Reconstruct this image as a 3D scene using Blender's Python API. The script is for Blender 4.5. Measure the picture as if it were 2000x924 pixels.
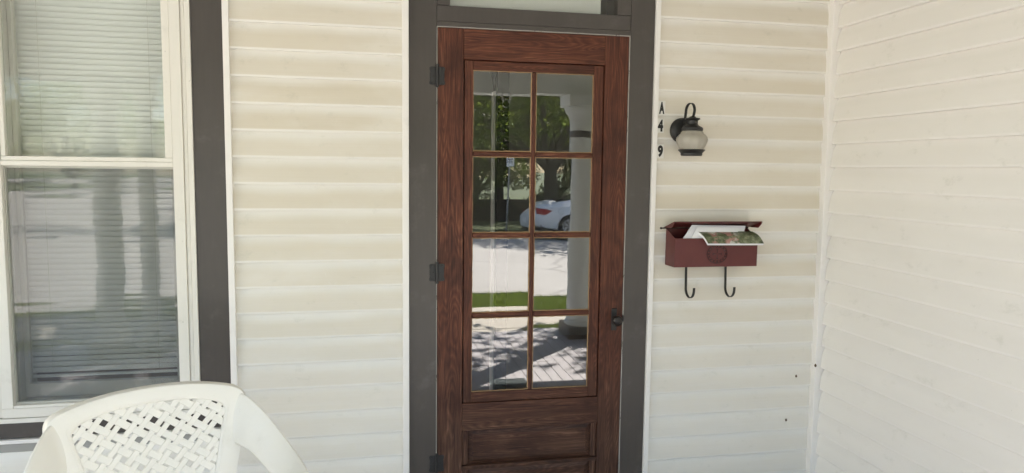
import bpy, math, random
import numpy as np
from mathutils import Vector, Matrix
random.seed(7); RNG = np.random.default_rng(7)
sc = bpy.context.scene
for o in list(bpy.data.objects): bpy.data.objects.remove(o)
COL = sc.collection
R_ = math.radians

# ------------------------------------------------------------------ camera
YAW, PITCH, ROLL, FPX = 0.201196, 0.091754, 0.011464, 1402.76
CAM = Vector((0, -3.2718, 1.65))
fw = Vector((math.sin(YAW)*math.cos(PITCH), math.cos(YAW)*math.cos(PITCH), -math.sin(PITCH)))
rt = Vector((math.cos(YAW), -math.sin(YAW), 0)); up = rt.cross(fw)
r2 = rt*math.cos(ROLL) + up*math.sin(ROLL); u2 = -rt*math.sin(ROLL) + up*math.cos(ROLL)
cd = bpy.data.cameras.new('camera'); cam = bpy.data.objects.new('camera', cd); COL.objects.link(cam)
cd.sensor_width = 36; cd.lens = FPX/2000*36; cd.clip_start = .05; cd.clip_end = 1500
cam.matrix_world = Matrix(((r2.x, u2.x, -fw.x, CAM.x), (r2.y, u2.y, -fw.y, CAM.y), (r2.z, u2.z, -fw.z, CAM.z), (0, 0, 0, 1)))
sc.camera = cam

# ------------------------------------------------------------------ light
SUN = Vector((.95, -1, 1.50)).normalized()
wd = bpy.data.worlds.new('World'); sc.world = wd; wd.use_nodes = True
nt = wd.node_tree; bg = nt.nodes['Background']
sky = nt.nodes.new('ShaderNodeTexSky'); sky.sky_type = 'NISHITA'; sky.sun_disc = False
sky.sun_elevation = math.asin(SUN.z); sky.sun_rotation = math.atan2(SUN.x, SUN.y)
nt.links.new(sky.outputs[0], bg.inputs[0]); bg.inputs[1].default_value = .075
sl = bpy.data.lights.new('sun', 'SUN'); sl.energy = 5.0; sl.angle = R_(.53); sl.color = (1, .93, .82)
so = bpy.data.objects.new('sun', sl); COL.objects.link(so); so.rotation_euler = SUN.to_track_quat('Z', 'Y').to_euler()
so.location = (4, -10, 16)
sc.render.engine = 'CYCLES'
sc.view_settings.view_transform = 'Standard'; sc.view_settings.look = 'None'
sc.view_settings.exposure = 2.93; sc.view_settings.gamma = 1; sc.view_settings.use_curve_mapping = False
try:
    sc.cycles.max_bounces = 10; sc.cycles.diffuse_bounces = 6; sc.cycles.glossy_bounces = 5
    sc.cycles.transparent_max_bounces = 24; sc.cycles.transmission_bounces = 8
except Exception: pass

# ------------------------------------------------------------------ material helpers
class NT:
    def __init__(s, name):
        s.m = bpy.data.materials.new(name); s.m.use_nodes = True; s.t = s.m.node_tree
        s.b = s.t.nodes['Principled BSDF']; s.out = s.t.nodes['Material Output']
    def n(s, typ, ins=None, **kw):
        nd = s.t.nodes.new('ShaderNode'+typ)
        for k, v in kw.items(): setattr(nd, k, v)
        for k, v in (ins or {}).items(): s.set(nd.inputs[k], v)
        return nd
    def set(s, inp, v):
        if hasattr(v, 'is_output') or isinstance(v, bpy.types.NodeSocket): s.t.links.new(v, inp)
        else: inp.default_value = v
    def math(s, op, a, b=0, c=0, clamp=False):
        nd = s.n('Math', operation=op); nd.use_clamp = clamp
        s.set(nd.inputs[0], a); s.set(nd.inputs[1], b); s.set(nd.inputs[2], c); return nd.outputs[0]
    def obj(s): return s.n('TexCoord').outputs['Object']
    def pos(s): return s.n('NewGeometry').outputs['Position']
    def rnd(s): return s.n('ObjectInfo').outputs['Random']
    def map(s, v, scale=(1, 1, 1), loc=(0, 0, 0)):
        nd = s.n('Mapping'); s.set(nd.inputs[0], v); nd.inputs[1].default_value = loc; nd.inputs[3].default_value = scale; return nd.outputs[0]
    def off(s, v, k=37.0):
        r = s.math('MULTIPLY', s.rnd(), k); nd = s.n('VectorMath', operation='ADD'); s.set(nd.inputs[0], v)
        c = s.n('CombineXYZ'); s.set(c.inputs[0], r); s.set(c.inputs[1], r); s.set(c.inputs[2], r); s.set(nd.inputs[1], c.outputs[0]); return nd.outputs[0]
    def noise(s, v, sc_=5, det=4, rough=.55, dist=0):
        nd = s.n('TexNoise', {'Scale': sc_, 'Detail': det, 'Roughness': rough, 'Distortion': dist}); s.set(nd.inputs['Vector'], v); return nd.outputs[0]
    def ramp(s, f, stops):
        nd = s.n('ValToRGB'); s.set(nd.inputs[0], f); e = nd.color_ramp.elements
        while len(e) < len(stops): e.new(.5)
        for i, (p, c) in enumerate(stops):
            e[i].position = p; e[i].color = (c, c, c, 1) if not hasattr(c, '__len__') else tuple(c)+(1,)
        return nd.outputs[0]
    def sm(s, f, a, b):
        nd = s.n('MapRange', interpolation_type='SMOOTHSTEP'); s.set(nd.inputs[0], f); nd.inputs[1].default_value = a; nd.inputs[2].default_value = b; return nd.outputs[0]
    def mix(s, f, a, b, bt='MIX'):
        nd = s.n('Mix', data_type='RGBA', blend_type=bt); s.set(nd.inputs[0], f)
        for i, v in ((6, a), (7, b)): s.set(nd.inputs[i], tuple(v)+(1,) if isinstance(v, (tuple, list)) and len(v) == 3 else v)
        return nd.outputs[2]
    def bump(s, h, st=.3, d=.002, nrm=None):
        nd = s.n('Bump', {'Strength': st, 'Distance': d, 'Height': h})
        if nrm is not None: s.set(nd.inputs['Normal'], nrm)
        return nd.outputs[0]
    def fin(s, col, rough=.5, nrm=None, metal=0, spec=.5):
        s.set(s.b.inputs['Base Color'], tuple(col)+(1,) if isinstance(col, (tuple, list)) and len(col) == 3 else col)
        s.set(s.b.inputs['Roughness'], rough); s.set(s.b.inputs['Metallic'], metal); s.set(s.b.inputs['Specular IOR Level'], spec)
        if nrm is not None: s.set(s.b.inputs['Normal'], nrm)
        return s.m

P = 0.1143            # exposure of one siding course
M = {}
def mk_siding(name, clean, tan, grime):
    t = NT(name); pos = t.pos(); ob = t.obj()
    z = t.n('SeparateXYZ', {0: ob}).outputs[2]
    h = t.math('DIVIDE', t.math('ADD', z, P/2), P)                      # 0 at the lip, 1 at the lap line
    big = t.noise(t.map(pos, (.9, .9, 2.2)), 1.6, 5, .6)
    vary = t.noise(t.off(t.map(pos, (.7, .7, .4))), 2.2, 3)
    streak = t.noise(t.map(pos, (2.2, 2.2, 130)), 1.0, 3, .6)
    film = t.sm(t.math('ADD', h, t.math('MULTIPLY', t.math('SUBTRACT', vary, .5), .55)), .97, .52)   # grime film left where the overlap keeps no rain off
    film = t.math('MULTIPLY', film, t.sm(h, .035, .085))                 # the film stops short of the rolled lip
    wz = t.sm(t.n('SeparateXYZ', {0: pos}).outputs[2], .35, 1.45)
    f = t.math('MULTIPLY', film, t.math('MULTIPLY', t.sm(big, .10, .55), t.math('MULTIPLY_ADD', wz, .55, .38)))
    f = t.math('MULTIPLY', f, t.math('MULTIPLY_ADD', t.rnd(), .3, .8))
    f = t.math('ADD', t.math('MULTIPLY', f, grime), t.math('MULTIPLY', t.math('SUBTRACT', streak, .5), .32*grime), clamp=True)
    col = t.mix(f, clean, tan)
    wipe = t.sm(t.noise(t.map(pos, (10, 10, 5)), 1.6, 6, .7, 1.2), .66, .78)
    col = t.mix(t.math('MULTIPLY', wipe, .45), col, tuple(min(.86, c*1.06) for c in clean))
    spk = t.sm(t.noise(t.map(pos, (1, 1, 1)), 46, 3, .7), .72, .80)
    spm = t.sm(t.noise(pos, 3.2, 3), .55, .72)
    col = t.mix(t.math('MULTIPLY', t.math('MULTIPLY', spk, spm), .5), col, (.20, .19, .14))
    smd = t.sm(t.noise(t.map(pos, (1, 1, 1.6)), 8.5, 6, .72), .56, .74)
    col = t.mix(t.math('MULTIPLY', smd, .20), col, (.36, .36, .28))
    grain = t.noise(t.map(pos, (6, 6, 320)), 1.0, 3, .65)
    wav = t.noise(t.map(pos, (2.4, 2.4, 5)), 1.3, 2)
    nr = t.bump(wav, .22, .010, None); nr = t.bump(grain, .22*grime, .0012, nr)
    return t.fin(col, t.math('MULTIPLY_ADD', big, .2, .38), nr, 0, .35)
M['siding'] = mk_siding('cream_vinyl_siding', (.795, .77, .715), (.655, .595, .485), 1.0)
M['siding_wing'] = mk_siding('pale_vinyl_siding', (.82, .79, .745), (.70, .66, .59), .36)

def mk_paint(name, col, rough=.5, amt=.12, dirt=None, chips=None, grain=(30, 30, 4), bump=.15, metal=0, spec=.5, bd=.001, dirtr=(.55, .8)):
    t = NT(name); v = t.off(t.obj()); n1 = t.noise(v, 3.5, 6, .6); n2 = t.noise(t.map(v, grain), 3, 4)
    dk = tuple(c*(1-amt) for c in col); lt = tuple(min(1, c*(1+amt)) for c in col)
    c = t.mix(t.math('MULTIPLY_ADD', n2, .4, t.math('MULTIPLY', n1, .6)), dk, lt)
    if dirt:
        d = t.sm(t.noise(v, 7, 8, .7), *dirtr); c = t.mix(t.math('MULTIPLY', d, dirt[1]), c, dirt[0])
        s2 = t.sm(t.noise(v, 70, 3, .6), .70, .78); c = t.mix(t.math('MULTIPLY', s2, dirt[1]), c, tuple(x*.5 for x in dirt[0]))
    if chips:
        d = t.sm(t.noise(t.map(v, (40, 40, 12)), 1, 6, .75), chips[1], chips[1]+.04); c = t.mix(d, c, chips[0])
    return t.fin(c, t.math('MULTIPLY_ADD', n1, .2, rough-.1), t.bump(n2, bump, bd), metal, spec)
M['trim'] = mk_paint('white_vinyl_trim', (.82, .79, .75), .4, .03, ((.35, .33, .26), .25), bump=.08)
M['casing'] = mk_paint('dark_grey_brown_paint', (.066, .056, .049), .38, .26, ((.16, .15, .14), .35), bump=.35, grain=(26, 26, 2.5))
M['white_frame'] = mk_paint('old_white_paint', (.75, .72, .65), .45, .05, ((.30, .28, .22), .40), ((.16, .14, .11), .735), bump=.2, grain=(60, 60, 3))
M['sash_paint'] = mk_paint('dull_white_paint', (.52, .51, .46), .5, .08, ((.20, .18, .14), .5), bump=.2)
M['chip_white'] = mk_paint('bare_white_edge', (.42, .40, .36), .6, .2, None, ((.05, .045, .04), .60), bump=.3)
M['black_metal'] = mk_paint('black_iron', (.013, .012, .011), .45, .3, ((.05, .045, .04), .3), bump=.3, spec=.5)
M['hinge'] = mk_paint('painted_iron_hinge', (.020, .019, .019), .5, .3, ((.10, .095, .09), .4), bump=.5)
M['bronze'] = mk_paint('dark_bronze_metal', (.022, .017, .015), .38, .3, ((.10, .09, .08), .25), bump=.15, metal=.3)
M['maroon'] = mk_paint('maroon_enamel', (.105, .018, .016), .42, .14, ((.17, .055, .048), .25), bump=.12)
M['maroon_dark'] = mk_paint('maroon_relief', (.030, .006, .006), .5, .15, bump=.1)
M['plastic'] = mk_paint('weathered_white_plastic', (.775, .742, .668), .42, .025, ((.42, .37, .28), .30), bump=.05, grain=(3, 3, 3), dirtr=(.52, .85))
M['paper'] = mk_paint('white_paper', (.80, .80, .80), .6, .02, bump=.02)
M['plate'] = mk_paint('white_plate', (.75, .73, .67), .4, .02, bump=.02)
M['ink'] = mk_paint('black_lettering', (.012, .012, .012), .5, .1, bump=.02)
M['putty'] = mk_paint('old_putty_edge', (.42, .27, .14), .6, .3, ((.10, .05, .03), .8), bump=.4, grain=(50, 50, 50))
M['speck'] = mk_paint('brown_mud', (.10, .06, .035), .8, .3)
M['column'] = mk_paint('white_column_paint', (.66, .67, .64), .5, .05, ((.3, .3, .27), .2))
M['plinth'] = mk_paint('brown_grey_plinth_paint', (.10, .085, .075), .5, .15)
M['ceil'] = mk_paint('pale_grey_ceiling_paint', (.52, .53, .49), .6, .05)
M['beam'] = mk_paint('white_beam_paint', (.74, .75, .72), .5, .05)
M['room'] = mk_paint('interior_plaster', (.36, .35, .32), .8, .06)
M['room_floor'] = mk_paint('interior_floorboards', (.16, .09, .05), .4, .2)
M['dark_wood'] = mk_paint('dark_interior_woodwork', (.020, .011, .008), .4, .3)
M['chain'] = mk_paint('white_coated_chain', (.80, .80, .78), .35, .05)
M['rubber'] = mk_paint('dark_rubber_mat', (.11, .14, .155), .7, .3, grain=(200, 200, 200), bump=.9)

def mk_wood(name, axis):
    t = NT(name); v = t.off(t.obj(), 53)
    lo = {'v': (7.5, 7.5, .8), 'h': (.8, 7.5, 7.5)}[axis]
    hi = {'v': (230, 230, 6), 'h': (6, 230, 230)}[axis]
    md = {'v': (34, 34, 1.6), 'h': (1.6, 34, 34)}[axis]
    field = t.noise(t.map(v, lo), 1.0, 2, .45, .25)
    wob = t.noise(t.map(v, {'v': (30, 30, 9), 'h': (9, 30, 30)}[axis]), 1, 2)
    ring = t.math('PINGPONG', t.math('MULTIPLY', t.math('ADD', field, t.math('MULTIPLY', wob, .035)), 46.0), .5)
    ring = t.math('MULTIPLY', ring, 2)
    pores = t.noise(t.map(v, hi), 1, 4, .6); band = t.noise(t.map(v, md), 1, 3, .6)
    blot = t.noise(v, 4.2, 5, .6)
    mp = t.math('MULTIPLY_ADD', ring, .13, t.math('MULTIPLY_ADD', pores, .62, t.math('MULTIPLY', band, .34)))
    col = t.ramp(mp, [(.30, (.020, .0062, .0036)), (.48, (.066, .0190, .0096)), (.62, (.122, .039, .0200)), (.80, (.28, .120, .068))])
    pz = t.n('SeparateXYZ', {0: t.pos()}).outputs[2]
    worn = t.sm(t.math('ADD', pz, t.math('MULTIPLY', blot, .5)), 1.15, .5)
    hsv = t.n('HueSaturation', {'Hue': .512, 'Saturation': .84, 'Value': .80, 'Color': col}).outputs[0]   # the varnish has browned low down
    col = t.mix(worn, col, hsv)
    dkb = t.sm(blot, .44, .72); col = t.mix(t.math('MULTIPLY', dkb, .55), col, (.018, .006, .004))
    hgt = t.math('MULTIPLY_ADD', pores, .6, t.math('MULTIPLY', ring, .4))
    return t.fin(col, t.math('MULTIPLY_ADD', pores, .25, .42), t.bump(hgt, .45, .0012), 0, .3)
M['wood_v'] = mk_wood('oak_varnish_upright', 'v'); M['wood_h'] = mk_wood('oak_varnish_level', 'h')

def mk_glass(name, r0=.05, wav=None, tint=(.985, .99, .985), dirt=.0):
    t = NT(name); g = t.n('NewGeometry'); v = t.off(t.obj(), 19)
    nr = None
    if wav: nr = t.bump(t.noise(t.map(v, wav[2]), 1, 2, .4), wav[0], wav[1])
    dot = t.n('VectorMath', operation='DOT_PRODUCT'); t.set(dot.inputs[0], g.outputs['Incoming']); t.set(dot.inputs[1], g.outputs['Normal'])
    c = t.math('SUBTRACT', 1, t.math('ABSOLUTE', dot.outputs['Value']))
    fr = t.math('MULTIPLY_ADD', t.math('POWER', c, 5), 1-r0, r0)
    gl = t.n('BsdfGlossy', {'Color': (1, 1, 1, 1), 'Roughness': .0})
    if nr is not None: t.set(gl.inputs['Normal'], nr)
    tr = t.n('BsdfTransparent', {'Color': tuple(tint)+(1,)})
    mx = t.n('MixShader'); t.set(mx.inputs[0], fr); t.set(mx.inputs[1], tr.outputs[0]); t.set(mx.inputs[2], gl.outputs[0])
    res = mx.outputs[0]
    if dirt:
        df = t.n('BsdfDiffuse', {'Color': (.5, .5, .47, 1)}); m2 = t.n('MixShader')
        t.set(m2.inputs[0], t.math('MULTIPLY', t.noise(v, 4, 6, .7), dirt)); t.set(m2.inputs[1], res); t.set(m2.inputs[2], df.outputs[0]); res = m2.outputs[0]
    t.t.links.new(res, t.out.inputs[0]); return t.m
M['door_glass'] = mk_glass('door_pane_glass', .092, (.02, .01, (5, 5, 3)))
M['storm_glass'] = mk_glass('storm_pane_glass', .030, (.12, .01, (2.0, 2, 11)), dirt=.03)
M['sash_glass'] = mk_glass('sash_pane_glass', .022, (.10, .01, (2.5, 2, 6)), dirt=.02)
M['car_glass'] = mk_paint('car_window_glass', (.01, .012, .014), .08, .1, spec=.8, bump=0)
def mk_screen():
    t = NT('insect_screen_mesh'); tr = t.n('BsdfTransparent', {'Color': (1, 1, 1, 1)}); df = t.n('BsdfDiffuse', {'Color': (.06, .06, .06, 1)})
    mx = t.n('MixShader', {0: .22}); t.set(mx.inputs[1], tr.outputs[0]); t.set(mx.inputs[2], df.outputs[0]); t.t.links.new(mx.outputs[0], t.out.inputs[0]); return t.m
M['screen'] = mk_screen()
def mk_trans(name, col, w, rough=.5):
    t = NT(name); v = t.off(t.obj()); n = t.noise(v, 6, 4)
    c = t.mix(n, tuple(x*.92 for x in col), col); a = t.n('BsdfTranslucent'); t.set(a.inputs[0], c); t.fin(c, rough)
    mx = t.n('MixShader', {0: w}); t.set(mx.inputs[1], t.b.outputs[0]); t.set(mx.inputs[2], a.outputs[0]); t.t.links.new(mx.outputs[0], t.out.inputs[0]); return t.m
M['slat'] = mk_trans('white_blind_slat', (.87, .88, .85), .10)
M['frost'] = mk_trans('frosted_lamp_glass', (.58, .54, .46), .35, .3)

def mk_ground(name, stops, scale=2.0, bump=.3, cracks=None, rough=.85, det=8, bd=.01, patch=None):
    t = NT(name); p = t.pos(); n = t.noise(p, scale, det, .65); f = t.noise(p, scale*24, 4, .6)
    c = t.ramp(t.math('MULTIPLY_ADD', f, .45, t.math('MULTIPLY', n, .55)), stops)
    if cracks:
        w = t.n('TexVoronoi', {'Scale': cracks[0]}, feature='DISTANCE_TO_EDGE'); d = t.n('VectorMath', operation='ADD')
        t.set(d.inputs[0], p); ns = t.n('TexNoise', {'Scale': .8, 'Detail': 6}); t.set(ns.inputs['Vector'], p); t.set(d.inputs[1], ns.outputs['Color']); t.set(w.inputs['Vector'], d.outputs[0])
        c = t.mix(t.math('MULTIPLY', t.sm(w.outputs['Distance'], cracks[1], cracks[1]*.4), .6), c, cracks[2])
    return t.fin(c, rough, t.bump(f, bump, bd))
M['lawn'] = mk_ground('lawn_earth', [(.3, (.028, .04, .012)), (.6, (.055, .085, .022)), (.8, (.10, .10, .045))], 1.5)
M['road'] = mk_ground('pale_concrete_road', [(.3, (.30, .29, .285)), (.55, (.37, .36, .355)), (.75, (.42, .41, .40))], .7, .2, (.16, .012, (.17, .17, .175)))
M['walk'] = mk_ground('sidewalk_concrete', [(.3, (.34, .315, .28)), (.6, (.42, .39, .345)), (.8, (.46, .43, .385))], 1.1, .2)
M['kerb'] = mk_ground('kerb_concrete', [(.3, (.26, .25, .24)), (.7, (.36, .35, .33))], 2, .3)
M['floor'] = mk_paint('lavender_grey_floor_paint', (.36, .345, .37), .55, .08, ((.46, .44, .42), .5), ((.20, .19, .19), .71), bump=.25, grain=(40, 4, 40))
M['floor_base'] = mk_paint('dark_gap', (.03, .03, .03), .9, .2)
M['bark'] = mk_ground('tree_bark', [(.3, (.030, .024, .018)), (.6, (.07, .058, .045)), (.8, (.11, .095, .075))], 6, .9, det=4, bd=.03)
def mk_leaf(name, a, b, w=.5):
    t = NT(name); g = t.n('NewGeometry'); c = t.mix(g.outputs['Random Per Island'], a, b); t.fin(c, .5, spec=.35)
    tr = t.n('BsdfTranslucent'); t.set(tr.inputs[0], t.mix(.6, c, (.26, .34, .05))); mx = t.n('MixShader', {0: w})
    t.set(mx.inputs[1], t.b.outputs[0]); t.set(mx.inputs[2], tr.outputs[0]); t.t.links.new(mx.outputs[0], t.out.inputs[0]); return t.m
M['leaf'] = mk_leaf('tree_leaf', (.035, .062, .014), (.085, .125, .035))
M['bush'] = mk_leaf('hedge_leaf', (.06, .085, .035), (.13, .155, .075), .25)
M['grass'] = mk_leaf('grass_blade', (.10, .16, .03), (.22, .27, .075), .3)
M['car_paint'] = mk_paint('white_car_paint', (.78, .79, .81), .22, .01, bump=0, spec=.6)
M['red_lens'] = mk_paint('red_tail_lens', (.35, .012, .018), .15, .1, bump=0)
M['clear_lens'] = mk_paint('clear_lamp_lens', (.6, .62, .64), .1, .05, bump=0)
M['alloy'] = mk_paint('silver_alloy', (.55, .55, .56), .3, .05, bump=0, metal=.5)
M['tyre'] = mk_paint('black_tyre', (.018, .018, .018), .8, .2)
M['steel'] = mk_paint('grey_galvanised_post', (.28, .28, .28), .45, .1, metal=.4)
M['roof'] = mk_paint('grey_shingle', (.12, .11, .10), .9, .3)

# ------------------------------------------------------------------ mesh helpers
ORG = {}
def rad(o): return ORG.get(o.name, Vector((0, 0, 0)))
class MB:
    def __init__(s): s.v = []; s.f = []
    def add(s, v, f):
        k = len(s.v); s.v += [tuple(p) for p in v]; s.f += [tuple(i+k for i in q) for q in f]; return s
    def box(s, x0, x1, y0, y1, z0, z1):
        return s.add([(x0, y0, z0), (x1, y0, z0), (x1, y1, z0), (x0, y1, z0), (x0, y0, z1), (x1, y0, z1), (x1, y1, z1), (x0, y1, z1)],
                     [(0, 3, 2, 1), (4, 5, 6, 7), (0, 1, 5, 4), (1, 2, 6, 5), (2, 3, 7, 6), (3, 0, 4, 7)])
    def prism(s, poly, fn, a, b):
        """poly: 2-D outline; fn(p, t): point at extrusion t"""
        n = len(poly); v = [fn(p, a) for p in poly]+[fn(p, b) for p in poly]
        f = [(i, (i+1) % n, n+(i+1) % n, n+i) for i in range(n)]+[tuple(range(n))[::-1], tuple(range(n, 2*n))]
        return s.add(v, f)
    def tube(s, path, r, n=8, caps=True, flat=None):
        path = [Vector(p) for p in path]; m = len(path); rs = r if hasattr(r, '__len__') else [r]*m
        v = []; ref = None
        for i, p in enumerate(path):
            d = (path[min(i+1, m-1)]-path[max(i-1, 0)]).normalized()
            if ref is None:
                ref = Vector((0, 0, 1)) if abs(d.z) < .9 else Vector((1, 0, 0))
                if flat: ref = Vector(flat)
            a = d.cross(ref)
            if a.length < 1e-5: a = d.orthogonal()
            a.normalize(); b = a.cross(d).normalized(); ref = b
            for k in range(n):
                t = 2*math.pi*k/n; v.append(p+a*math.cos(t)*rs[i]+b*math.sin(t)*rs[i])
        f = [(i*n+k, i*n+(k+1) % n, (i+1)*n+(k+1) % n, (i+1)*n+k) for i in range(m-1) for k in range(n)]
        if caps: f += [tuple(range(n))[::-1], tuple((m-1)*n+k for k in range(n))]
        return s.add(v, f)
    def strap(s, path, side, w, t):
        """flat bar swept along path; side = width direction"""
        path = [Vector(p) for p in path]; side = Vector(side).normalized(); m = len(path); v = []
        for i, p in enumerate(path):
            d = (path[min(i+1, m-1)]-path[max(i-1, 0)]).normalized(); nn = d.cross(side).normalized()
            v += [p+side*w/2+nn*t/2, p-side*w/2+nn*t/2, p-side*w/2-nn*t/2, p+side*w/2-nn*t/2]
        f = [(i*4+k, i*4+(k+1) % 4, (i+1)*4+(k+1) % 4, (i+1)*4+k) for i in range(m-1) for k in range(4)]+[(3, 2, 1, 0), tuple((m-1)*4+k for k in range(4))]
        return s.add(v, f)
    def lathe(s, prof, c, n=28, axis='z', caps=True):
        c = Vector(c); v = []
        for r, h in prof:
            for k in range(n):
                a = 2*math.pi*k/n; q = {'z': (r*math.cos(a), r*math.sin(a), h), 'y': (r*math.cos(a), h, r*math.sin(a))}[axis]; v.append(c+Vector(q))
        m = len(prof); f = [(i*n+k, i*n+(k+1) % n, (i+1)*n+(k+1) % n, (i+1)*n+k) for i in range(m-1) for k in range(n)]
        if caps: f += [tuple(range(n))[::-1], tuple((m-1)*n+k for k in range(n))]
        return s.add(v, f)
    def build(s, name, mat, parent=None, smooth=False, bevel=0, local=False, seg=2):
        va = np.array(s.v, float); c = (va.min(0)+va.max(0))/2
        if parent is None: c[2] = va[:, 2].min()
        me = bpy.data.meshes.new(name); me.from_pydata((va-c).tolist(), [], s.f); me.update()
        me.materials.append(M[mat])
        if smooth:
            me.polygons.foreach_set('use_smooth', [True]*len(me.polygons))
            try: me.set_sharp_from_angle(angle=R_(38 if smooth is True else smooth))
            except Exception: pass
        o = bpy.data.objects.new(name, me); COL.objects.link(o)
        cw = Vector(c); o.location = cw
        if parent is not None:
            o.parent = parent
            o.location = cw if local else cw-rad(parent)
        ORG[o.name] = cw
        if bevel:
            b = o.modifiers.new('bevel', 'BEVEL'); b.width = bevel; b.segments = seg; b.limit_method = 'ANGLE'
        return o
def tag(o, label, cat, group=None):
    o['label'] = label; o['category'] = cat
    if group: o['group'] = group
    return o
def struct(o, label=None):
    o['kind'] = 'structure'
    if label: o['label'] = label
    return o
def thing(name, loc, label, cat, group=None, rz=0):
    o = bpy.data.objects.new(name, None); COL.objects.link(o); o.location = loc; o.rotation_euler = (0, 0, rz); o.empty_display_size = .1
    ORG[o.name] = Vector(loc); return tag(o, label, cat, group)
def link_copy(src, parent, loc):
    c = src.copy(); COL.objects.link(c); c.parent = parent; c.location = Vector(loc)-rad(parent); ORG[c.name] = Vector(loc); return c
def box(name, mat, parent, x0, x1, y0, y1, z0, z1, bevel=0, label=None):
    o = MB().box(x0, x1, y0, y1, z0, z1).build(name, mat, parent, bevel=bevel)
    if label: o['label'] = label
    return o

# ================================================================== SETTING: ground, street, pavement
GZ = -.35
g = struct(MB().add([(-500, -500, GZ-.16), (500, -500, GZ-.16), (500, 300, GZ-.16), (-500, 300, GZ-.16)], [(0, 1, 2, 3)]).build('ground', 'lawn'))
struct(MB().box(-120, 120, -7.85, 12, GZ-.3, GZ-.03).build('front_yard', 'lawn'))
struct(MB().box(-3.0, 140, -120, -21.05, GZ-.3, GZ-.03).build('park_lawn', 'lawn'))
struct(MB().box(-140, -30, -120, -20.9, GZ-.3, GZ-.03).build('corner_lawn', 'lawn'))
struct(MB().box(-120, 120, -20.9, -8.0, GZ-.3, GZ-.10).build('road', 'road'))
struct(MB().box(-30, -3.0, -110, -20.9, GZ-.3, GZ-.098).build('side_road', 'road'))
wk = struct(bpy.data.objects.new('sidewalk', None)); COL.objects.link(wk); wk.location = (0, -6.0, GZ)
ORG[wk.name] = Vector((0, -6.0, GZ))
slab = MB().box(-.745, .745, -6.66, -5.42, GZ-.1, GZ+.02).build('paving_slab', 'walk', wk, bevel=.008)
for i in range(-7, 9):
    if i == 0: slab.location = Vector((.35, -6.04, GZ-.04))-rad(wk)
    else: link_copy(slab, wk, (.35+i*1.505, -6.04, GZ-.04))
struct(MB().box(-120, 120, -8.0, -7.85, GZ-.3, GZ+.012).build('kerb', 'kerb', bevel=.02))
struct(MB().box(-3.0, 120, -21.05, -20.9, GZ-.3, GZ+.012).build('kerb', 'kerb', bevel=.02))
struct(MB().box(-2.9, 120, -36.8, -35.2, GZ-.1, GZ+.01).build('footpath', 'walk'))
struct(MB().box(.0, 1.9, -5.42, -4.25, GZ-.1, GZ+.015).build('front_path', 'walk', bevel=.01))

struct(MB().box(-9.4, -4.2, -7.85, 9, GZ-.2, GZ-.012).build('reflector_driveway', 'walk'))  # unseen slab added so sunlit concrete bounces light onto the wing wall
nh = thing('reflector_house', (-12, -1, GZ-.03), 'unseen white sided house added to bounce sunlight onto the wing wall', 'house')  # added out of view as a sunlit reflector for the wing wall
nb_ = MB().box(-16, -9.8, -6.0, 8, GZ-.03, GZ+.25).build('foundation', 'kerb', nh)
for i in range(26):
    z_ = GZ+.25+i*.15; MB().box(-15.95, -9.82+.02*0, -5.95, 7.95, z_, z_+.146).build('siding_board', 'beam', nh)
nr_ = MB().prism([(-16.4, GZ+4.15), (-9.4, GZ+4.15), (-12.9, GZ+6.6)], lambda p, t: (p[0], t, p[1]), -6.4, 8.4).build('roof', 'roof', nh)
for yw in (-3.6, .2, 4.2):
    w_ = box('window', 'beam', nh, -9.86, -9.76, yw-.55, yw+.55, 1.0, 2.6, .01); box('pane', 'car_glass', w_, -9.80, -9.75, yw-.45, yw+.45, 1.1, 2.5)
def blades(name, x0, x1, y0, y1, n, h, label, gaps=()):
    k = n*2; px = RNG.uniform(x0, x1, k); py = RNG.uniform(y0, y1, k)
    keep = np.ones(k, bool)
    for (a, b, c, d) in gaps: keep &= ~((px > a) & (px < b) & (py > c) & (py < d))
    px = px[keep][:n]; py = py[keep][:n]; n = len(px)
    hh = h*RNG.uniform(.5, 1.2, n); an = RNG.uniform(0, 6.28, n); w = RNG.uniform(.003, .006, n)*1.6; le = RNG.uniform(.1, .7, n)*hh; la = RNG.uniform(0, 6.28, n)
    v = np.zeros((n, 3, 3)); ca, sa = np.cos(an)*w, np.sin(an)*w
    v[:, 0] = np.c_[px-ca, py-sa, np.full(n, GZ-.03)]; v[:, 1] = np.c_[px+ca, py+sa, np.full(n, GZ-.03)]; v[:, 2] = np.c_[px+le*np.cos(la), py+le*np.sin(la), GZ-.03+hh]
    m = MB(); m.v = v.reshape(-1, 3).tolist(); m.f = [(3*i, 3*i+1, 3*i+2) for i in range(n)]
    o = m.build(name, 'grass'); o['kind'] = 'stuff'; o['label'] = label; return o
blades('grass', -8, 9, -7.84, -6.68, 34000, .085, 'green grass of the verge between sidewalk and kerb')
blades('grass', -6, 7, -5.40, -3.85, 26000, .10, 'green grass of the front yard beside the porch', [(-.02, 1.92, -5.5, -4.2)])

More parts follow.
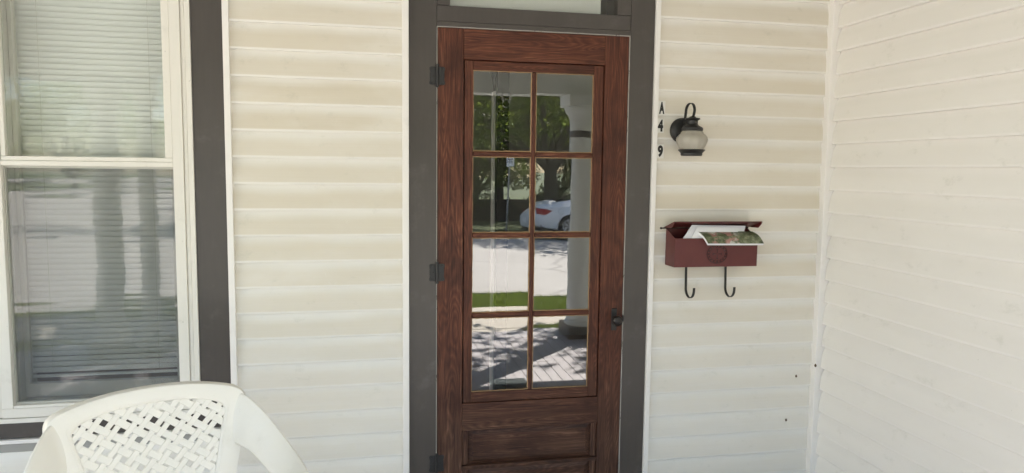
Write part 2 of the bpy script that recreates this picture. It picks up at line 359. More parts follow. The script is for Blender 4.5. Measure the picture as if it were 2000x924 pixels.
# ------------------------------------------------------------------ porch floor: painted boards
pf = struct(bpy.data.objects.new('porch_floor', None), 'lavender grey painted board floor of the porch'); COL.objects.link(pf); pf.location = (0, -1.9, -.15); ORG[pf.name] = Vector((0, -1.9, -.15))
FX0, FX1, FY = -3.6, 3.2, -3.78
MB().box(FX0, FX1, FY+.03, -.001, GZ-.05, -.026).build('floor_base', 'floor_base', pf)
BW = .085; nb = int((FX1-FX0)/BW)
fa = MB().box(0, BW-.004, -2.556, -.005, -.024, 0).build('floor_board', 'floor', pf, bevel=.0025)
fb = MB().box(0, BW-.004, FY-.03, -2.562, -.024, 0).build('floor_board', 'floor', pf, bevel=.0025)
for i in range(nb):
    xc = FX0+i*BW+BW/2; j = random.uniform(-.0012, .0012)
    for src, yc in ((fa, (-2.556-.005)/2), (fb, (FY-.03-2.562)/2)):
        if i == 0: src.location = Vector((xc, yc, -.012))-rad(pf)
        else: link_copy(src, pf, (xc, yc, -.012+j))
box('skirt_board', 'plinth', pf, FX0, FX1, FY-.008, FY+.028, GZ-.05, -.026)
st = thing('porch_steps', (.95, -4.0, GZ), 'grey painted wooden step below the porch edge', 'step')
for k in range(1): box('tread', 'floor', st, .1, 1.8, FY-.32, FY-.032, -.20, -.165, .006); box('riser', 'plinth', st, .12, 1.78, FY-.29, FY-.034, GZ-.03, -.20)

# ================================================================== FRONT WALL
CEIL = 2.78
fwall = thing('house_wall', (.4, .1, 0), 'cream lap siding house wall around the door with dark brown casings', 'wall')
Z0 = 2.2641-20*P                                            # lowest lip line, hidden at the floor
prof = [(.0180, P+.006), (.0135, P*.90), (.0078, P*.75), (.0034, P*.55), (.0010, P*.25), (.0003, .011), (0, .005), (.0006, .0012), (.0025, 0), (.0195, .0004), (.0215, P+.006)]
def board_mesh(x0, x1, wing=False, n=14):
    """one siding course; ripple along its length as hung vinyl has"""
    m = MB(); k = len(prof); ph = random.uniform(0, 6)
    xs = np.linspace(x0, x1, n+1); v = []
    for x in xs:
        rp = .0008*math.sin(x*5+ph)+.0005*math.sin(x*11+2*ph)
        for (y, z) in prof: v.append((x, y+rp*(1-z/P), z+rp*.6*(1-z/P)))
    f = [(i*k+j, (i+1)*k+j, (i+1)*k+(j+1) % k, i*k+(j+1) % k) for i in range(n) for j in range(k)]
    f += [tuple(range(k)), tuple(n*k+j for j in range(k))[::-1]]
    m.add(v, f); return m
def courses(x0, x1, zlo, zhi, parent, mat='siding', z0=Z0):
    protos = []; zs = []; z = z0
    while z < zhi-.02:
        if z+P > zlo+.02: zs.append(z)
        z += P
    for i, z in enumerate(zs):
        if i < 3:
            m = board_mesh(x0, x1); m.v = [(a, b, c+z) for a, b, c in m.v]
            o = m.build('siding_board', mat, parent, smooth=30); protos.append((o, rad(o)-Vector((0, 0, z))))
        else:
            s, d = random.choice(protos); link_copy(s, parent, d+Vector((0, 0, z)))
courses(-.578, .180, 0, CEIL, fwall)                        # between window and door
courses(1.356, 2.275, 0, CEIL, fwall)                       # between door and corner
courses(-3.5, -1.675, 0, CEIL, fwall)                       # beyond the window
courses(-1.665, -.588, 0, .41, fwall)                       # below the window
core = MB()
for (a, b, c, d) in ((-3.5, -1.56, -.02, CEIL), (-.70, .30, -.02, CEIL), (1.24, 2.33, -.02, CEIL), (-1.56, -.70, -.02, .56), (-1.56, -.70, 2.70, CEIL)):
    core.box(a, b, .022, .17, c, d)
core.build('wall_core', 'room', fwall)
def strip(x0, x1, z0, z1, y0=-.012, y1=.0215, mat='trim', name='trim_strip', bevel=.002): return box(name, mat, fwall, x0, x1, y0, y1, z0, z1, bevel)
strip(-.586, -.560, .505, CEIL); strip(.161, .190, 0, CEIL); strip(1.348, 1.371, 0, CEIL); strip(-1.683, -1.657, .505, CEIL)
strip(-1.683, -.560, .488, .504)
# corner post where the wing meets
box('corner_post', 'trim', fwall, 2.263, 2.316, -.034, .03, -.02, CEIL, .004)
# casings
def cas(n, x0, x1, z0, z1, y=.004, **k): return box(n, 'casing', fwall, x0, x1, y, .0178, z0, z1, .0015)
cas('window_casing', -.7135, -.5875, .596, CEIL); cas('window_casing', -1.656, -1.530, .596, CEIL)
cas('window_apron', -1.656, -.5875, .506, .572, .005)
box('window_stool', 'white_frame', fwall, -1.656, -.5875, -.006, .0178, .574, .594, .003)
box('door_casing', 'casing', fwall, .1915, .3145, .004, .0178, 0, CEIL, .0015)
box('door_casing', 'casing', fwall, 1.2275, 1.3465, .004, .0178, 0, CEIL, .0015)
box('door_head', 'casing', fwall, .316, 1.226, .0045, .16, 2.3105, 2.379, .0015)
box('head_stop', 'casing', fwall, .316, 1.226, .0025, .16, 2.2885, 2.309, .0015)
box('door_jamb', 'casing', fwall, .2995, .3148, .0182, .17, 0, 2.2880, .001); box('door_jamb', 'casing', fwall, 1.2272, 1.2425, .0182, .17, 0, 2.2880, .001)
for a, b, c, d in ((.3152, .3178, 0, 2.2872), (1.2236, 1.2268, 0, 2.2872)): box('chipped_edge', 'chip_white', fwall, a, b, .0046, .03, c, d)
box('chipped_edge', 'chip_white', fwall, .3165, 1.2255, .0042, .03, 2.2848, 2.2878)
# transom light over the door
tr = box('transom_window', 'casing', fwall, .316, .374, .0045, .16, 2.381, CEIL, .0015); tr['label'] = 'glazed transom light over the door'
box('frame', 'casing', tr, 1.160, 1.226, .0045, .16, 2.381, CEIL, .0015); box('pane', 'sash_glass', tr, .375, 1.159, .030, .034, 2.380, CEIL-.06)
box('frame', 'casing', tr, .375, 1.159, .0045, .16, CEIL-.06, CEIL, .0015)
box('blind', 'ceil', tr, .375, 1.095, .060, .064, 2.380, CEIL-.061)
# mud specks left by wasps
for (x, z, s) in ((2.176, .607, .0075), (2.130, .376, .0075), (2.262, .668, .009)):
    m = MB().lathe([(.001, -s), (s*.55, -s*.6), (s*.7, 0), (s*.4, s*.7), (.001, s)], (x, -.004 if x < 2.25 else -.036, z), 8); m.build('mud_speck', 'speck', fwall, smooth=60)

# ================================================================== WING WALL (side)
wing = thing('wing_wall', (2.36, -1.3, 0), 'pale lap siding wing wall meeting the door wall at the corner', 'wall')
WX, WY1 = 2.2894, -2.55
Z0w = 2.4822-22*P
protos = []
z = Z0w; i = 0
while z < CEIL-.02:
    if i < 4:
        m = board_mesh(.034, 1.95, n=30); e = random.uniform(0, .004)
        m.v = [(WX+b*1.55, -a, c+z) for a, b, c in m.v]
        o = m.build('siding_board', 'siding_wing', wing, smooth=30); protos.append((o, rad(o)-Vector((0, 0, z))))
    else:
        s, d = random.choice(protos); c = link_copy(s, wing, d+Vector((random.uniform(-.001, .001), random.uniform(-.004, .0), z)))
    z += P; i += 1
box('wall_core', 'room', wing, WX+.034, WX+.20, -1.95, .021, -.02, CEIL)
box('corner_post', 'trim', wing, WX-.006, WX+.20, -2.02, -1.952, GZ, CEIL, .004)
box('end_wall', 'siding_wing', wing, WX+.201, 5.2, -2.00, -1.85, GZ, CEIL)

# ================================================================== FRONT DOOR
door = thing('front_door', (.77, .03, 0), 'reddish brown oak door with eight glass panes and iron hinges', 'door')
DY = .0065
def stl(n, ax, x0, x1, z0, z1, y0=DY, y1=.046, bev=.0025): return box(n, 'wood_'+ax, door, x0, x1, y0, y1, z0, z1, bev)
stl('stile', 'v', .3195, .4375, .012, 2.2835); stl('stile', 'v', 1.1065, 1.2225, .012, 2.2835)
stl('rail', 'h', .438, 1.106, 2.1475, 2.2835, DY+.0008)
stl('rail', 'h', .438, 1.106, .418, .5505, DY+.0008)
stl('rail', 'h', .438, 1.106, .228, .2465, DY-.002); stl('rail', 'h', .438, 1.106, .012, .075, DY+.0008)
for z0, z1 in ((.2475, .417), (.0755, .2275)):
    pn = stl('panel', 'h', .4385, 1.1055, z0, z1, DY+.020, .04)
    stl('panel_end', 'v', .4385, .468, z0, z1, DY+.0100, DY+.0195, .004); stl('panel_end', 'v', 1.076, 1.1055, z0, z1, DY+.0100, DY+.0195, .004)
    MB().add([(.469, DY+.0195, z0+.002), (1.075, DY+.0195, z0+.002), (1.075, DY+.0195, z1-.002), (.469, DY+.0195, z1-.002), (.495, DY+.010, z0+.024), (1.049, DY+.010, z0+.024), (1.049, DY+.010, z1-.024), (.495, DY+.010, z1-.024)],
             [(0, 1, 5, 4), (1, 2, 6, 5), (2, 3, 7, 6), (3, 0, 4, 7), (4, 5, 6, 7)]).build('raised_field', 'wood_h', door)
# glazed sash set into the door
SY = DY+.007
stl('sash_stile', 'v', .4425, .482, .553, 2.1440, SY, .042); stl('sash_stile', 'v', 1.0565, 1.1025, .553, 2.1440, SY, .042)
stl('sash_rail', 'h', .4825, 1.056, 2.1035, 2.1440, SY, .042); stl('sash_rail', 'h', .4825, 1.056, .553, .6005, SY, .042)
MZ = ((.9565, .9815), (1.3355, 1.3590), (1.7130, 1.7360)); MX = (.7580, .7785)
stl('muntin', 'v', MX[0], MX[1], .601, 2.103, SY+.004, .040, .006)
for a, b in MZ:
    stl('muntin', 'h', .4825, MX[0]-.0002, a, b, SY+.003, .040, .006); stl('muntin', 'h', MX[1]+.0002, 1.056, a, b, SY+.003, .040, .006)
zr = [(.6005, MZ[0][0]), (MZ[0][1], MZ[1][0]), (MZ[1][1], MZ[2][0]), (MZ[2][1], 2.1035)]
for r, (z0, z1) in enumerate(zr):
    for c, (x0, x1) in enumerate(((.482, MX[0]), (MX[1], 1.0565))):
        pane = MB().box(x0+.0005, x1-.0005, -.0015, .0015, z0+.0005, z1-.0005).build('pane', 'door_glass', door)
        pane.location.y += SY+.016
        pane.rotation_euler = (R_(random.uniform(-.2, .2)), 0, R_(random.uniform(-.2, .2)))
        # ragged putty bead round each pane
        for (a, b, cc, dd) in ((x0, x1, z0, z0+.004), (x0, x1, z1-.0035, z1), (x0, x0+.0035, z0+.004, z1-.0035), (x1-.0035, x1, z0+.004, z1-.0035)):
            pb = MB(); hor = (b-a) > (dd-cc); nseg = 22; pts = []
            for q in range(nseg+1):
                t = q/nseg; w = random.uniform(-.0011, .0011)
                p = (a+(b-a)*t, (cc+dd)/2+w) if hor else ((a+b)/2+w, cc+(dd-cc)*t)
                pts.append((p[0], SY+.0115, p[1]))
            pb.tube(pts, .0023, 5).build('putty_bead', 'putty', door)
# iron hinges
for zc in (2.0685, 1.1785, .270):
    hgp = MB().tube([(.3175, -.004, zc-.043), (.3175, -.004, zc+.043)], .0062, 10)
    hgp.lathe([(.0072, -.05), (.0072, -.043)], (.3175, -.004, zc), 10); hgp.lathe([(.0072, .043), (.0072, .050)], (.3175, -.004, zc), 10)
    hp = hgp.build('hinge', 'hinge', door, smooth=True)
    for sgn in (-1, 1):
        pr = [(0, -.040), (.024, -.040), (.029, -.035), (.029, -.027), (.0255, -.018), (.0265, 0), (.0255, .018), (.029, .027), (.029, .035), (.024, .040), (0, .040)]
        pr = [(.3175+sgn*(.0062+a), zc+b) for a, b in pr]
        if sgn < 0: pr = pr[::-1]
        MB().prism(pr, lambda p, t: (p[0], t, p[1]), .0052, .0005).build('hinge_leaf', 'hinge', hp, bevel=.001)
        for dz in (-.031, 0, .031):
            MB().lathe([(.0042, 0), (.0036, -.0012), (.001, -.0018)], (.3175+sgn*(.023 if dz else .017), .0004, zc+dz), 10, 'y').build('screw', 'black_metal', hp, smooth=True)
# knob, rose plate and latch
kp = box('knob_plate', 'black_metal', door, 1.166, 1.193, .001, .0067, .880, .988, .0022)
MB().lathe([(.008, .0), (.008, -.022), (.012, -.026), (.0215, -.034), (.0255, -.045), (.0245, -.054), (.019, -.0615), (.010, -.065), (.001, -.066)], (1.1795, .001, .937), 28, 'y').build('knob', 'bronze', kp, smooth=60)
box('latch_bolt', 'black_metal', kp, 1.2218, 1.2275, .0005, .02, .922, .952, .001)
box('bottom_sweep', 'black_metal', door, .33, 1.21, .008, .044, .001, .0118)

# ================================================================== WINDOW
win = thing('sash_window', (-1.12, .03, .6), 'white framed double hung window with storm panes and dark casing', 'window')
WL, WR = -1.529, -.7145
def wf(n, mat, x0, x1, z0, z1, y0, y1, bev=.002): return box(n, mat, win, x0, x1, y0, y1, z0, z1, bev)
TOP = 2.69
for s in (0, 1):
    X = (lambda a, b: (WL+a, WL+b)) if s == 0 else (lambda a, b: (WR-b, WR-a))
    wf('frame_stop', 'white_frame', *X(0, .020), .597, TOP, -.004, .0178)
    wf('frame_groove', 'white_frame', *X(.0205, .0395), .597, TOP, .003, .0178, .004)
    wf('frame_stile', 'white_frame', *X(.040, .082), .6365, TOP, -.003, .045)
wf('frame_head', 'white_frame', WL+.0405, WR-.0405, TOP-.03, TOP+.03, -.0025, .045)
wf('frame_bottom', 'white_frame', WL+.040, WR-.040, .5965, .6360, -.0035, .045)
wf('frame_bottom_bead', 'white_frame', WL+.0825, WR-.0825, .6365, .6480, -.0015, .030)
IL, IR = WL+.0825, WR-.0825
# upper storm sash
us = wf('upper_sash', 'white_frame', IL+.001, IL+.018, 1.686, TOP-.031, .001, .026)
box('sash_stile', 'white_frame', us, IR-.030, IR-.0005, .001, .026, 1.686, TOP-.031, .002)
box('sash_rail', 'white_frame', us, IL+.001, IR-.0005, .0005, .026, 1.6680, 1.6855, .002)
box('pane', 'storm_glass', us, IL+.0185, IR-.0305, .012, .015, 1.686, TOP-.031)
wf('meeting_rail', 'white_frame', IL, IR, 1.6465, 1.6670, -.002, .035)
# lower storm pane and its thin channel
ls = wf('lower_sash', 'sash_paint', IL+.0005, IR-.0005, 1.6385, 1.6460, .020, .034, .001)
for a, b in ((IL+.0005, IL+.005), (IR-.005, IR-.0005)): box('sash_stile', 'sash_paint', ls, a, b, .020, .034, .6485, 1.638, .001)
box('sash_rail', 'sash_paint', ls, IL+.0055, IR-.0055, .020, .034, .6485, .656, .001)
pl_ = box('pane', 'storm_glass', ls, IL+.0055, IR-.0055, .024, .027, .6565, 1.638)
box('insect_screen', 'screen', ls, IL+.0055, IR-.0055, .034, .0345, .6565, 1.638)
# recess and the old inner sash
wf('reveal', 'sash_paint', WL-.03, IL+.012, .62, TOP, .0465, .200); wf('reveal', 'sash_paint', IR-.012, WR+.03, .62, TOP, .0465, .200)
wf('reveal_sill', 'sash_paint', IL+.0125, IR-.0125, .600, .655, .0465, .105, .003)
wf('reveal_head', 'sash_paint', IL+.0125, IR-.0125, TOP-.03, TOP, .0465, .200)
iw = wf('inner_sash', 'sash_paint', IL+.0130, IR-.0130, .656, .715, .085, .120)
for a, b in ((IL+.0130, IL+.030), (IR-.030, IR-.0130)): box('inner_stile', 'sash_paint', iw, a, b, .085, .120, .7155, TOP-.031, .002)
box('inner_meeting_rail', 'sash_paint', iw, IL+.0305, IR-.0305, .085, .120, 1.640, 1.676, .002)
box('pane', 'sash_glass', iw, IL+.0305, IR-.0305, .100, .103, .7155, 1.6395); box('pane', 'sash_glass', iw, IL+.0305, IR-.0305, .100, .103, 1.6765, TOP-.031)
for x in (-1.330, -.915):
    lk = box('sash_lock', 'white_frame', iw, x-.045, x+.035, .070, .0845, 1.6765, 1.6885, .003); box('lock_lever', 'black_metal', lk, x-.030, x-.004, .0625, .0695, 1.673, 1.686, .002)

# venetian blind hung inside
bl = thing('window_blind', (-1.12, .155, .69), 'white venetian blind with closed slats hanging behind the window panes', 'blind')
BX0, BX1 = IL+.0140, IR-.0140
sw, pitch = .0265, .0238
arc = []
for k in range(5):
    t = (k/4-.5); tilt = R_(68)
    cx, cz = t*sw, .0022*(1-(2*t)**2)
    arc.append((-cx*math.cos(tilt)-cz*math.sin(tilt), cx*math.sin(tilt)-cz*math.cos(tilt)))
# closed slats: lower edge to the street, crown outwards
sl_m = MB(); pts = [(y, z) for (y, z) in arc]; t_ = .0006
poly = pts+[(y+t_, z-t_*.3) for (y, z) in pts[::-1]]
nslat = int((2.62-.745)/pitch); proto = None
for i in range(nslat):
    zc = .756+i*pitch
    if proto is None:
        m = MB(); m.prism(poly, lambda p, t: (t, .152+p[0], zc+p[1]), BX0, BX1); proto = m.build('slat', 'slat', bl, smooth=60); pc = rad(proto)-Vector((0, 0, zc))
    else:
        c = link_copy(proto, bl, pc+Vector((0, 0, zc))); c.rotation_euler = (R_(random.uniform(-2.2, 2.2)), R_(random.uniform(-.08, .08)), 0)
box('bottom_rail', 'slat', bl, BX0, BX1, .141, .163, .7245, .7345, .003)
box('head_rail', 'slat', bl, BX0, BX1, .138, .166, 2.62, 2.655, .003)
for x in (-1.345, -.915):
    m = MB(); n = 80
    m.tube([(x+random.uniform(-.0008, .0008), .1385, .733+(2.62-.733)*k/n) for k in range(n+1)], .0009, 5).build('cord', 'sash_paint', bl)

# ================================================================== MAILBOX
mb = thing('mailbox', (1.645, -.06, 1.2), 'maroon metal wall mailbox with black hooks stuffed with mail', 'mailbox')
x0, x1 = 1.432, 1.861; YB, YF = -.004, -.112; t = .0022
m = MB()
m.box(x0, x1, YF, YF+t, 1.200, 1.338)                      # front
m.box(x0, x1, YF+t, YB, 1.200, 1.200+t)                    # bottom
m.box(x0, x1, YB-t, YB, 1.200+t, 1.381)                    # back
side = [(YF+t, 1.200+t), (YB-t, 1.200+t), (YB-t, 1.379), (YF+t, 1.337)]
m.prism(side, lambda p, s: (s, p[0], p[1]), x0, x0+t); m.prism(side, lambda p, s: (s, p[0], p[1]), x1-t, x1)
m.build('box_body', 'maroon', mb, bevel=.0008)
# lid, propped up by the mail
lw = (x0-.012, x1+.014); hy, hz = -.008, 1.3845
def lidp(d, h): a = R_(17); return (hy-d*math.cos(a), hz+d*math.sin(a)+h)
pr = [lidp(0, 0), lidp(.118, 0), (lidp(.124, 0)[0], lidp(.118, 0)[1]-.005), (lidp(.1225, 0)[0], lidp(.118, 0)[1]-.005), lidp(.1165, -.002), lidp(0, -.002)]
lid = MB().prism(pr, lambda p, s: (s, p[0], p[1]), *lw).build('lid', 'maroon', mb)
for xx in lw:
    tri = [lidp(.004, -.002), lidp(.117, -.002), lidp(.116, -.012), lidp(.085, -.024), lidp(.03, -.010)]
    MB().prism(tri, lambda p, s: (s, p[0], p[1]), xx if xx < 1.6 else xx-.002, xx+.002 if xx < 1.6 else xx).build('lid_end', 'maroon', lid)
MB().tube([(x0-.028, -.008, 1.379), (x1+.006, -.008, 1.379)], .0032, 8).lathe([(.0055, 0), (.0055, .004)], (x0-.028, -.010, 1.379), 10, 'y').build('hinge_rod', 'bronze', mb, smooth=True)
# newspaper hooks
for hx in (1.535, 1.745):
    path = [(hx, -.022, 1.204), (hx, -.024, 1.15), (hx, -.026, 1.105)]+[(hx, -.071+.045*math.cos(a), 1.088-.043*math.sin(a)) for a in np.linspace(.15, 3.0, 14)]+[(hx, -.117, 1.100)]
    MB().strap(path, (1, 0, 0), .0125, .0036).build('hook', 'black_metal', mb, bevel=.0012)
# oval wreath relief on the front
ec = (1.650, 1.262); em = MB()
def ell(a, b, n, t0=0): return [(ec[0]+a*math.cos(t0+2*math.pi*k/n), YF-.0008, ec[1]+b*math.sin(t0+2*math.pi*k/n)) for k in range(n+1)]
em.tube(ell(.052, .045, 48), .0016, 5, False)
for k in range(16):
    a = 2*math.pi*k/16; c_ = Vector((ec[0]+.044*math.cos(a), YF-.0008, ec[1]+.037*math.sin(a)))
    for s in (-.9, .9):
        d = Vector((math.cos(a+1.57+s), 0, math.sin(a+1.57+s)))*.012
        em.tube([c_-d*.6, c_+d*.1, c_+d], [.0007, .0022, .0006], 5)
for a in (0, math.pi/2, math.pi, 1.5*math.pi):
    d = Vector((math.cos(a), 0, math.sin(a))); c_ = Vector((ec[0], YF-.0008, ec[1]))
    em.tube([c_+d*.005, c_+d*.022], .0017, 5); e = Vector((-d.z, 0, d.x))
    em.tube([c_+d*.022-e*.006, c_+d*.022+e*.006], .0015, 5)
em.build('emblem', 'maroon_dark', mb)

# mail
def mk_print(name, kind):
    t = NT(name); o = t.obj(); s = t.n('SeparateXYZ', {0: o})
    if kind == 'cover':
        g = t.ramp(t.noise(o, 38, 6, .7), [(.3, (.03, .04, .02)), (.5, (.12, .14, .07)), (.7, (.32, .33, .22))])
        pk = t.sm(t.noise(t.map(o, (1, 1, 1), (3.1, 0, 0)), 13, 4, .6), .50, .56)
        xm = t.sm(t.math('ABSOLUTE', t.math('ADD', s.outputs[0], .035)), .085, .055)
        c = t.mix(t.math('MULTIPLY', pk, xm), g, (.42, .22, .19))
        gr = t.sm(t.noise(t.map(o, (1, 1, 1), (9, 2, 0)), 16, 3), .54, .60)
        c = t.mix(t.math('MULTIPLY', gr, xm), c, (.50, .49, .44))
    else:
        b = t.n('TexBrick', {'Scale': 1.0, 'Color1': (.05, .05, .06, 1), 'Color2': (.30, .30, .32, 1), 'Mortar': (.78, .78, .80, 1), 'Mortar Size': .0035, 'Brick Width': .018, 'Row Height': .0062}); t.set(b.inputs['Vector'], o)
        msk = t.sm(t.noise(o, 17, 3), .53, .56); c = t.mix(msk, (.78, .78, .80), b.outputs[0])
    return t.fin(c, .35)
M['cover'] = mk_print('magazine_cover_print', 'cover'); M['print'] = mk_print('printed_mailer', 'print')
def sheet(name, mat, parent, corners, th, bow=0, n=10, local=False):
    """bent rectangular sheet: corners a b c d (a-b lower edge), with real thickness"""
    a, b, c, d = [Vector(p) for p in corners]; nr = (b-a).cross(d-a).normalized(); m = MB(); v = []
    for side_ in (0, 1):
        for j in range(n+1):
            for i in range(n+1):
                s, t = i/n, j/n; p = a.lerp(b, s).lerp(d.lerp(c, s), t)+nr*(bow*math.sin(math.pi*t)+th*side_); v.append(p)
    k = n+1; N = k*k; f = []
    for j in range(n):
        for i in range(n):
            q = (j*k+i, j*k+i+1, (j+1)*k+i+1, (j+1)*k+i); f += [tuple(x+N for x in q), q[::-1]]
    rim = [i for i in range(k)]+[j*k+n for j in range(1, k)]+[n*k+i for i in range(n-1, -1, -1)]+[j*k for j in range(n-1, 0, -1)]
    f += [(rim[i], rim[(i+1) % len(rim)], rim[(i+1) % len(rim)]+N, rim[i]+N) for i in range(len(rim))]
    return m.add(v, f).build(name, mat, parent, smooth=50)
lt_ = sheet('letter', 'print', None, [(1.447, -.104, 1.300), (1.770, -.098, 1.300), (1.814, -.072, 1.393), (1.532, -.074, 1.399)], .004, .004)
tag(lt_, 'white printed letters fanned out of the maroon mailbox', 'letter')
l2 = sheet('envelope', 'paper', None, [(1.490, -.1075, 1.300), (1.725, -.105, 1.300), (1.775, -.086, 1.384), (1.556, -.088, 1.394)], .003, .004)
tag(l2, 'plain white envelope lying between letters and magazine in the mailbox', 'envelope')
mg = thing('magazine', (1.70, -.11, 1.33), 'glossy green covered magazine drooping over the mailbox front', 'magazine')
pg = sheet('pages', 'paper', mg, [(1.578, -.152, 1.309), (1.868, -.150, 1.306), (1.846, -.080, 1.358), (1.552, -.080, 1.362)], .0105, .010)
sheet('cover', 'cover', mg, [(1.578, -.1588, 1.3178), (1.868, -.1568, 1.3148), (1.846, -.0866, 1.3668), (1.552, -.0866, 1.3708)], .0006, .0102)

# ================================================================== WALL LANTERN
lx, ly = 1.497, -.118
ln = thing('wall_lantern', (lx, -.01, 1.85), 'black iron wall lantern with frosted glass bowl beside the door', 'lantern')
MB().lathe([(.060, .002), (.060, -.010), (.054, -.018), (.030, -.026), (.001, -.029)], (lx, -.001, 1.851), 32, 'y').build('back_plate', 'black_metal', ln, smooth=True)
MB().tube([(lx, -.022, 1.866), (lx, -.05, 1.874), (lx, -.085, 1.872), (lx, ly+.012, 1.868)], .0085, 10).build('arm', 'black_metal', ln, smooth=True)
lp = [(lx, -.040, 1.870), (lx, -.036, 1.905), (lx, -.044, 1.935)]+[(lx, -.092+.046*math.cos(a), 1.935+.037*math.sin(a)) for a in np.linspace(2.95, .0, 2)[:0]]
lp += [(lx, -.090+.046*math.cos(a), 1.938+.036*math.sin(a)) for a in np.linspace(.1, 3.3, 14)]+[(lx, -.128, 1.915), (lx, -.112, 1.906)]
MB().strap(lp, (1, 0, 0), .0135, .0030).build('scroll_strap', 'black_metal', ln, bevel=.001)
cap = [(.001, 1.910), (.012, 1.910), (.017, 1.905), (.034, 1.902), (.035, 1.897), (.025, 1.891), (.0245, 1.875), (.030, 1.868), (.042, 1.862), (.049, 1.857), (.050, 1.846), (.047, 1.843)]
MB().lathe([(r, z) for r, z in cap], (lx, ly, 0), 32).build('cap', 'black_metal', ln, smooth=True)
gl = [(.044, 1.850), (.045, 1.842), (.050, 1.838), (.051, 1.832), (.060, 1.826), (.069, 1.815), (.0715, 1.803), (.069, 1.790), (.061, 1.772), (.054, 1.760), (.052, 1.752)]
gb = MB().lathe(gl, (lx, ly, 0), 72, caps=False)
gb.v = [(lx+(x-lx)*(1+.022*math.cos(12*math.atan2(y-ly, x-lx))), ly+(y-ly)*(1+.022*math.cos(12*math.atan2(y-ly, x-lx))), z) for x, y, z in gb.v]
gb.build('glass_bowl', 'frost', ln, smooth=60)
bs = [(.050, 1.758), (.061, 1.757), (.062, 1.753), (.054, 1.745), (.050, 1.740), (.050, 1.731), (.046, 1.727), (.044, 1.729)]
MB().lathe(bs, (lx, ly, 0), 36).build('base_ring', 'black_metal', ln, smooth=True)
MB().lathe([(.0445, 1.7285), (.043, 1.7265), (.001, 1.7255)], (lx, ly, 0), 30).build('base_glass', 'frost', ln, smooth=True)
MB().lathe([(.012, 1.80), (.014, 1.82), (.014, 1.845)], (lx, ly, 0), 12).build('bulb_socket', 'paper', ln, smooth=True)

# ================================================================== HOUSE CHARACTERS
def glyph(ch, size, th):
    cu = bpy.data.curves.new('glyph', 'FONT'); cu.body = ch; cu.size = size; cu.extrude = th; cu.offset = size*.055; cu.align_x = 'CENTER'; cu.resolution_u = 4
    ob = bpy.data.objects.new('glyph', cu); COL.objects.link(ob); dg = bpy.context.evaluated_depsgraph_get(); dg.update()
    me = bpy.data.meshes.new_from_object(ob.evaluated_get(dg)); bpy.data.objects.remove(ob); return me
for ch, xc, zc, nm, lab in (('A', 1.3905, 1.956, 'house_letter', 'white plate with black letter A, top of three plates by lantern'), ('4', 1.3865, 1.872, 'house_number', 'white plate with black numeral four, middle plate level with lantern'), ('9', 1.3895, 1.750, 'house_number', 'white plate with black numeral nine, lowest of three plates by lantern')):
    pt = thing(nm, (xc, -.002, zc-.034), lab, 'house number', 'house number plates')
    box('plate', 'plate', pt, xc-.0185, xc+.0185, -.0050, .004, zc-.034, zc+.034, .001)
    me = glyph(ch, .078, .0004); me.materials.clear(); me.materials.append(M['ink'])
    vs = np.array([v.co[:] for v in me.vertices]); cx = (vs[:, 0].min()+vs[:, 0].max())/2; cy = (vs[:, 1].min()+vs[:, 1].max())/2
    sx = .027/(vs[:, 0].max()-vs[:, 0].min()); sy = .057/(vs[:, 1].max()-vs[:, 1].min())
    for v in me.vertices: v.co = ((v.co.x-cx)*sx, -v.co.z, (v.co.y-cy)*sy)
    go = bpy.data.objects.new('character', me); COL.objects.link(go); go.parent = pt; go.location = (0, -.0033-.0004, .034)

# ================================================================== PLASTIC CHAIR
TH = R_(25); BY = .24
p0 = Vector((-.68, -.85, .9))
base = p0-Vector((-BY*math.sin(TH), BY*math.cos(TH), .9))
ch = thing('plastic_chair', tuple(Vector((base.x, base.y, 0))), 'white moulded plastic armchair with woven lattice back below the window', 'chair', None, TH)
RC = R_(12)
def bk(u, v, off=0): return Vector((u, BY+v*math.sin(RC)-.03*(u/.28)**2+off*math.cos(RC), .9+v*math.cos(RC)-off*math.sin(RC)))
outer = [(0, .047), (.09, .044), (.17, .035), (.235, .021), (.268, .008), (.284, -.010), (.288, -.04), (.280, -.10), (.262, -.18), (.243, -.26), (.228, -.34), (.218, -.42), (.21, -.50), (.12, -.505), (0, -.507)]
inner = [(0, -.004), (.075, -.006), (.13, -.012), (.18, -.024), (.207, -.037), (.218, -.051), (.219, -.066), (.209, -.105), (.193, -.17), (.178, -.24), (.165, -.30), (.153, -.36), (.130, -.41), (.08, -.43), (0, -.433)]
def full(h): return [(-u, v) for u, v in h[::-1][1:-1]]+[(u, v) for u, v in h] if False else [(u, v) for u, v in h]+[(-u, v) for u, v in h[::-1][1:-1]]
def resamp(h, n):
    a = np.array(h); cat = []
    for i in range(len(a)-1):
        p_0 = a[max(i-1, 0)]*1.0; p_3 = a[min(i+2, len(a)-1)]*1.0
        if i == 0: p_0 = np.array([-a[1][0], a[1][1]])
        if i+2 > len(a)-1: p_3 = np.array([-a[-2][0], a[-2][1]])
        for k in range(n):
            t = k/n; cat.append(tuple(.5*((2*a[i])+(-p_0+a[i+1])*t+(2*p_0-5*a[i]+4*a[i+1]-p_3)*t*t+(-p_0+3*a[i]-3*a[i+1]+p_3)*t**3)))
    return cat+[tuple(a[-1])]
OL = full(resamp(outer, 4)); IL_ = full(resamp(inner, 4)); NL = len(OL)
m = MB(); rings = []
rings.append([bk(u*1.012, v+.004, .034) for u, v in OL])           # flange turned back
rings.append([bk(u*1.004, v+.002, .010) for u, v in OL])
rings.append([bk(u*.988, v-.004, -.001) for u, v in OL])
for q in (.35, .7): rings.append([bk(a[0]*(1-q)+b[0]*q, a[1]*(1-q)+b[1]*q, -.003) for a, b in zip(OL, IL_)])
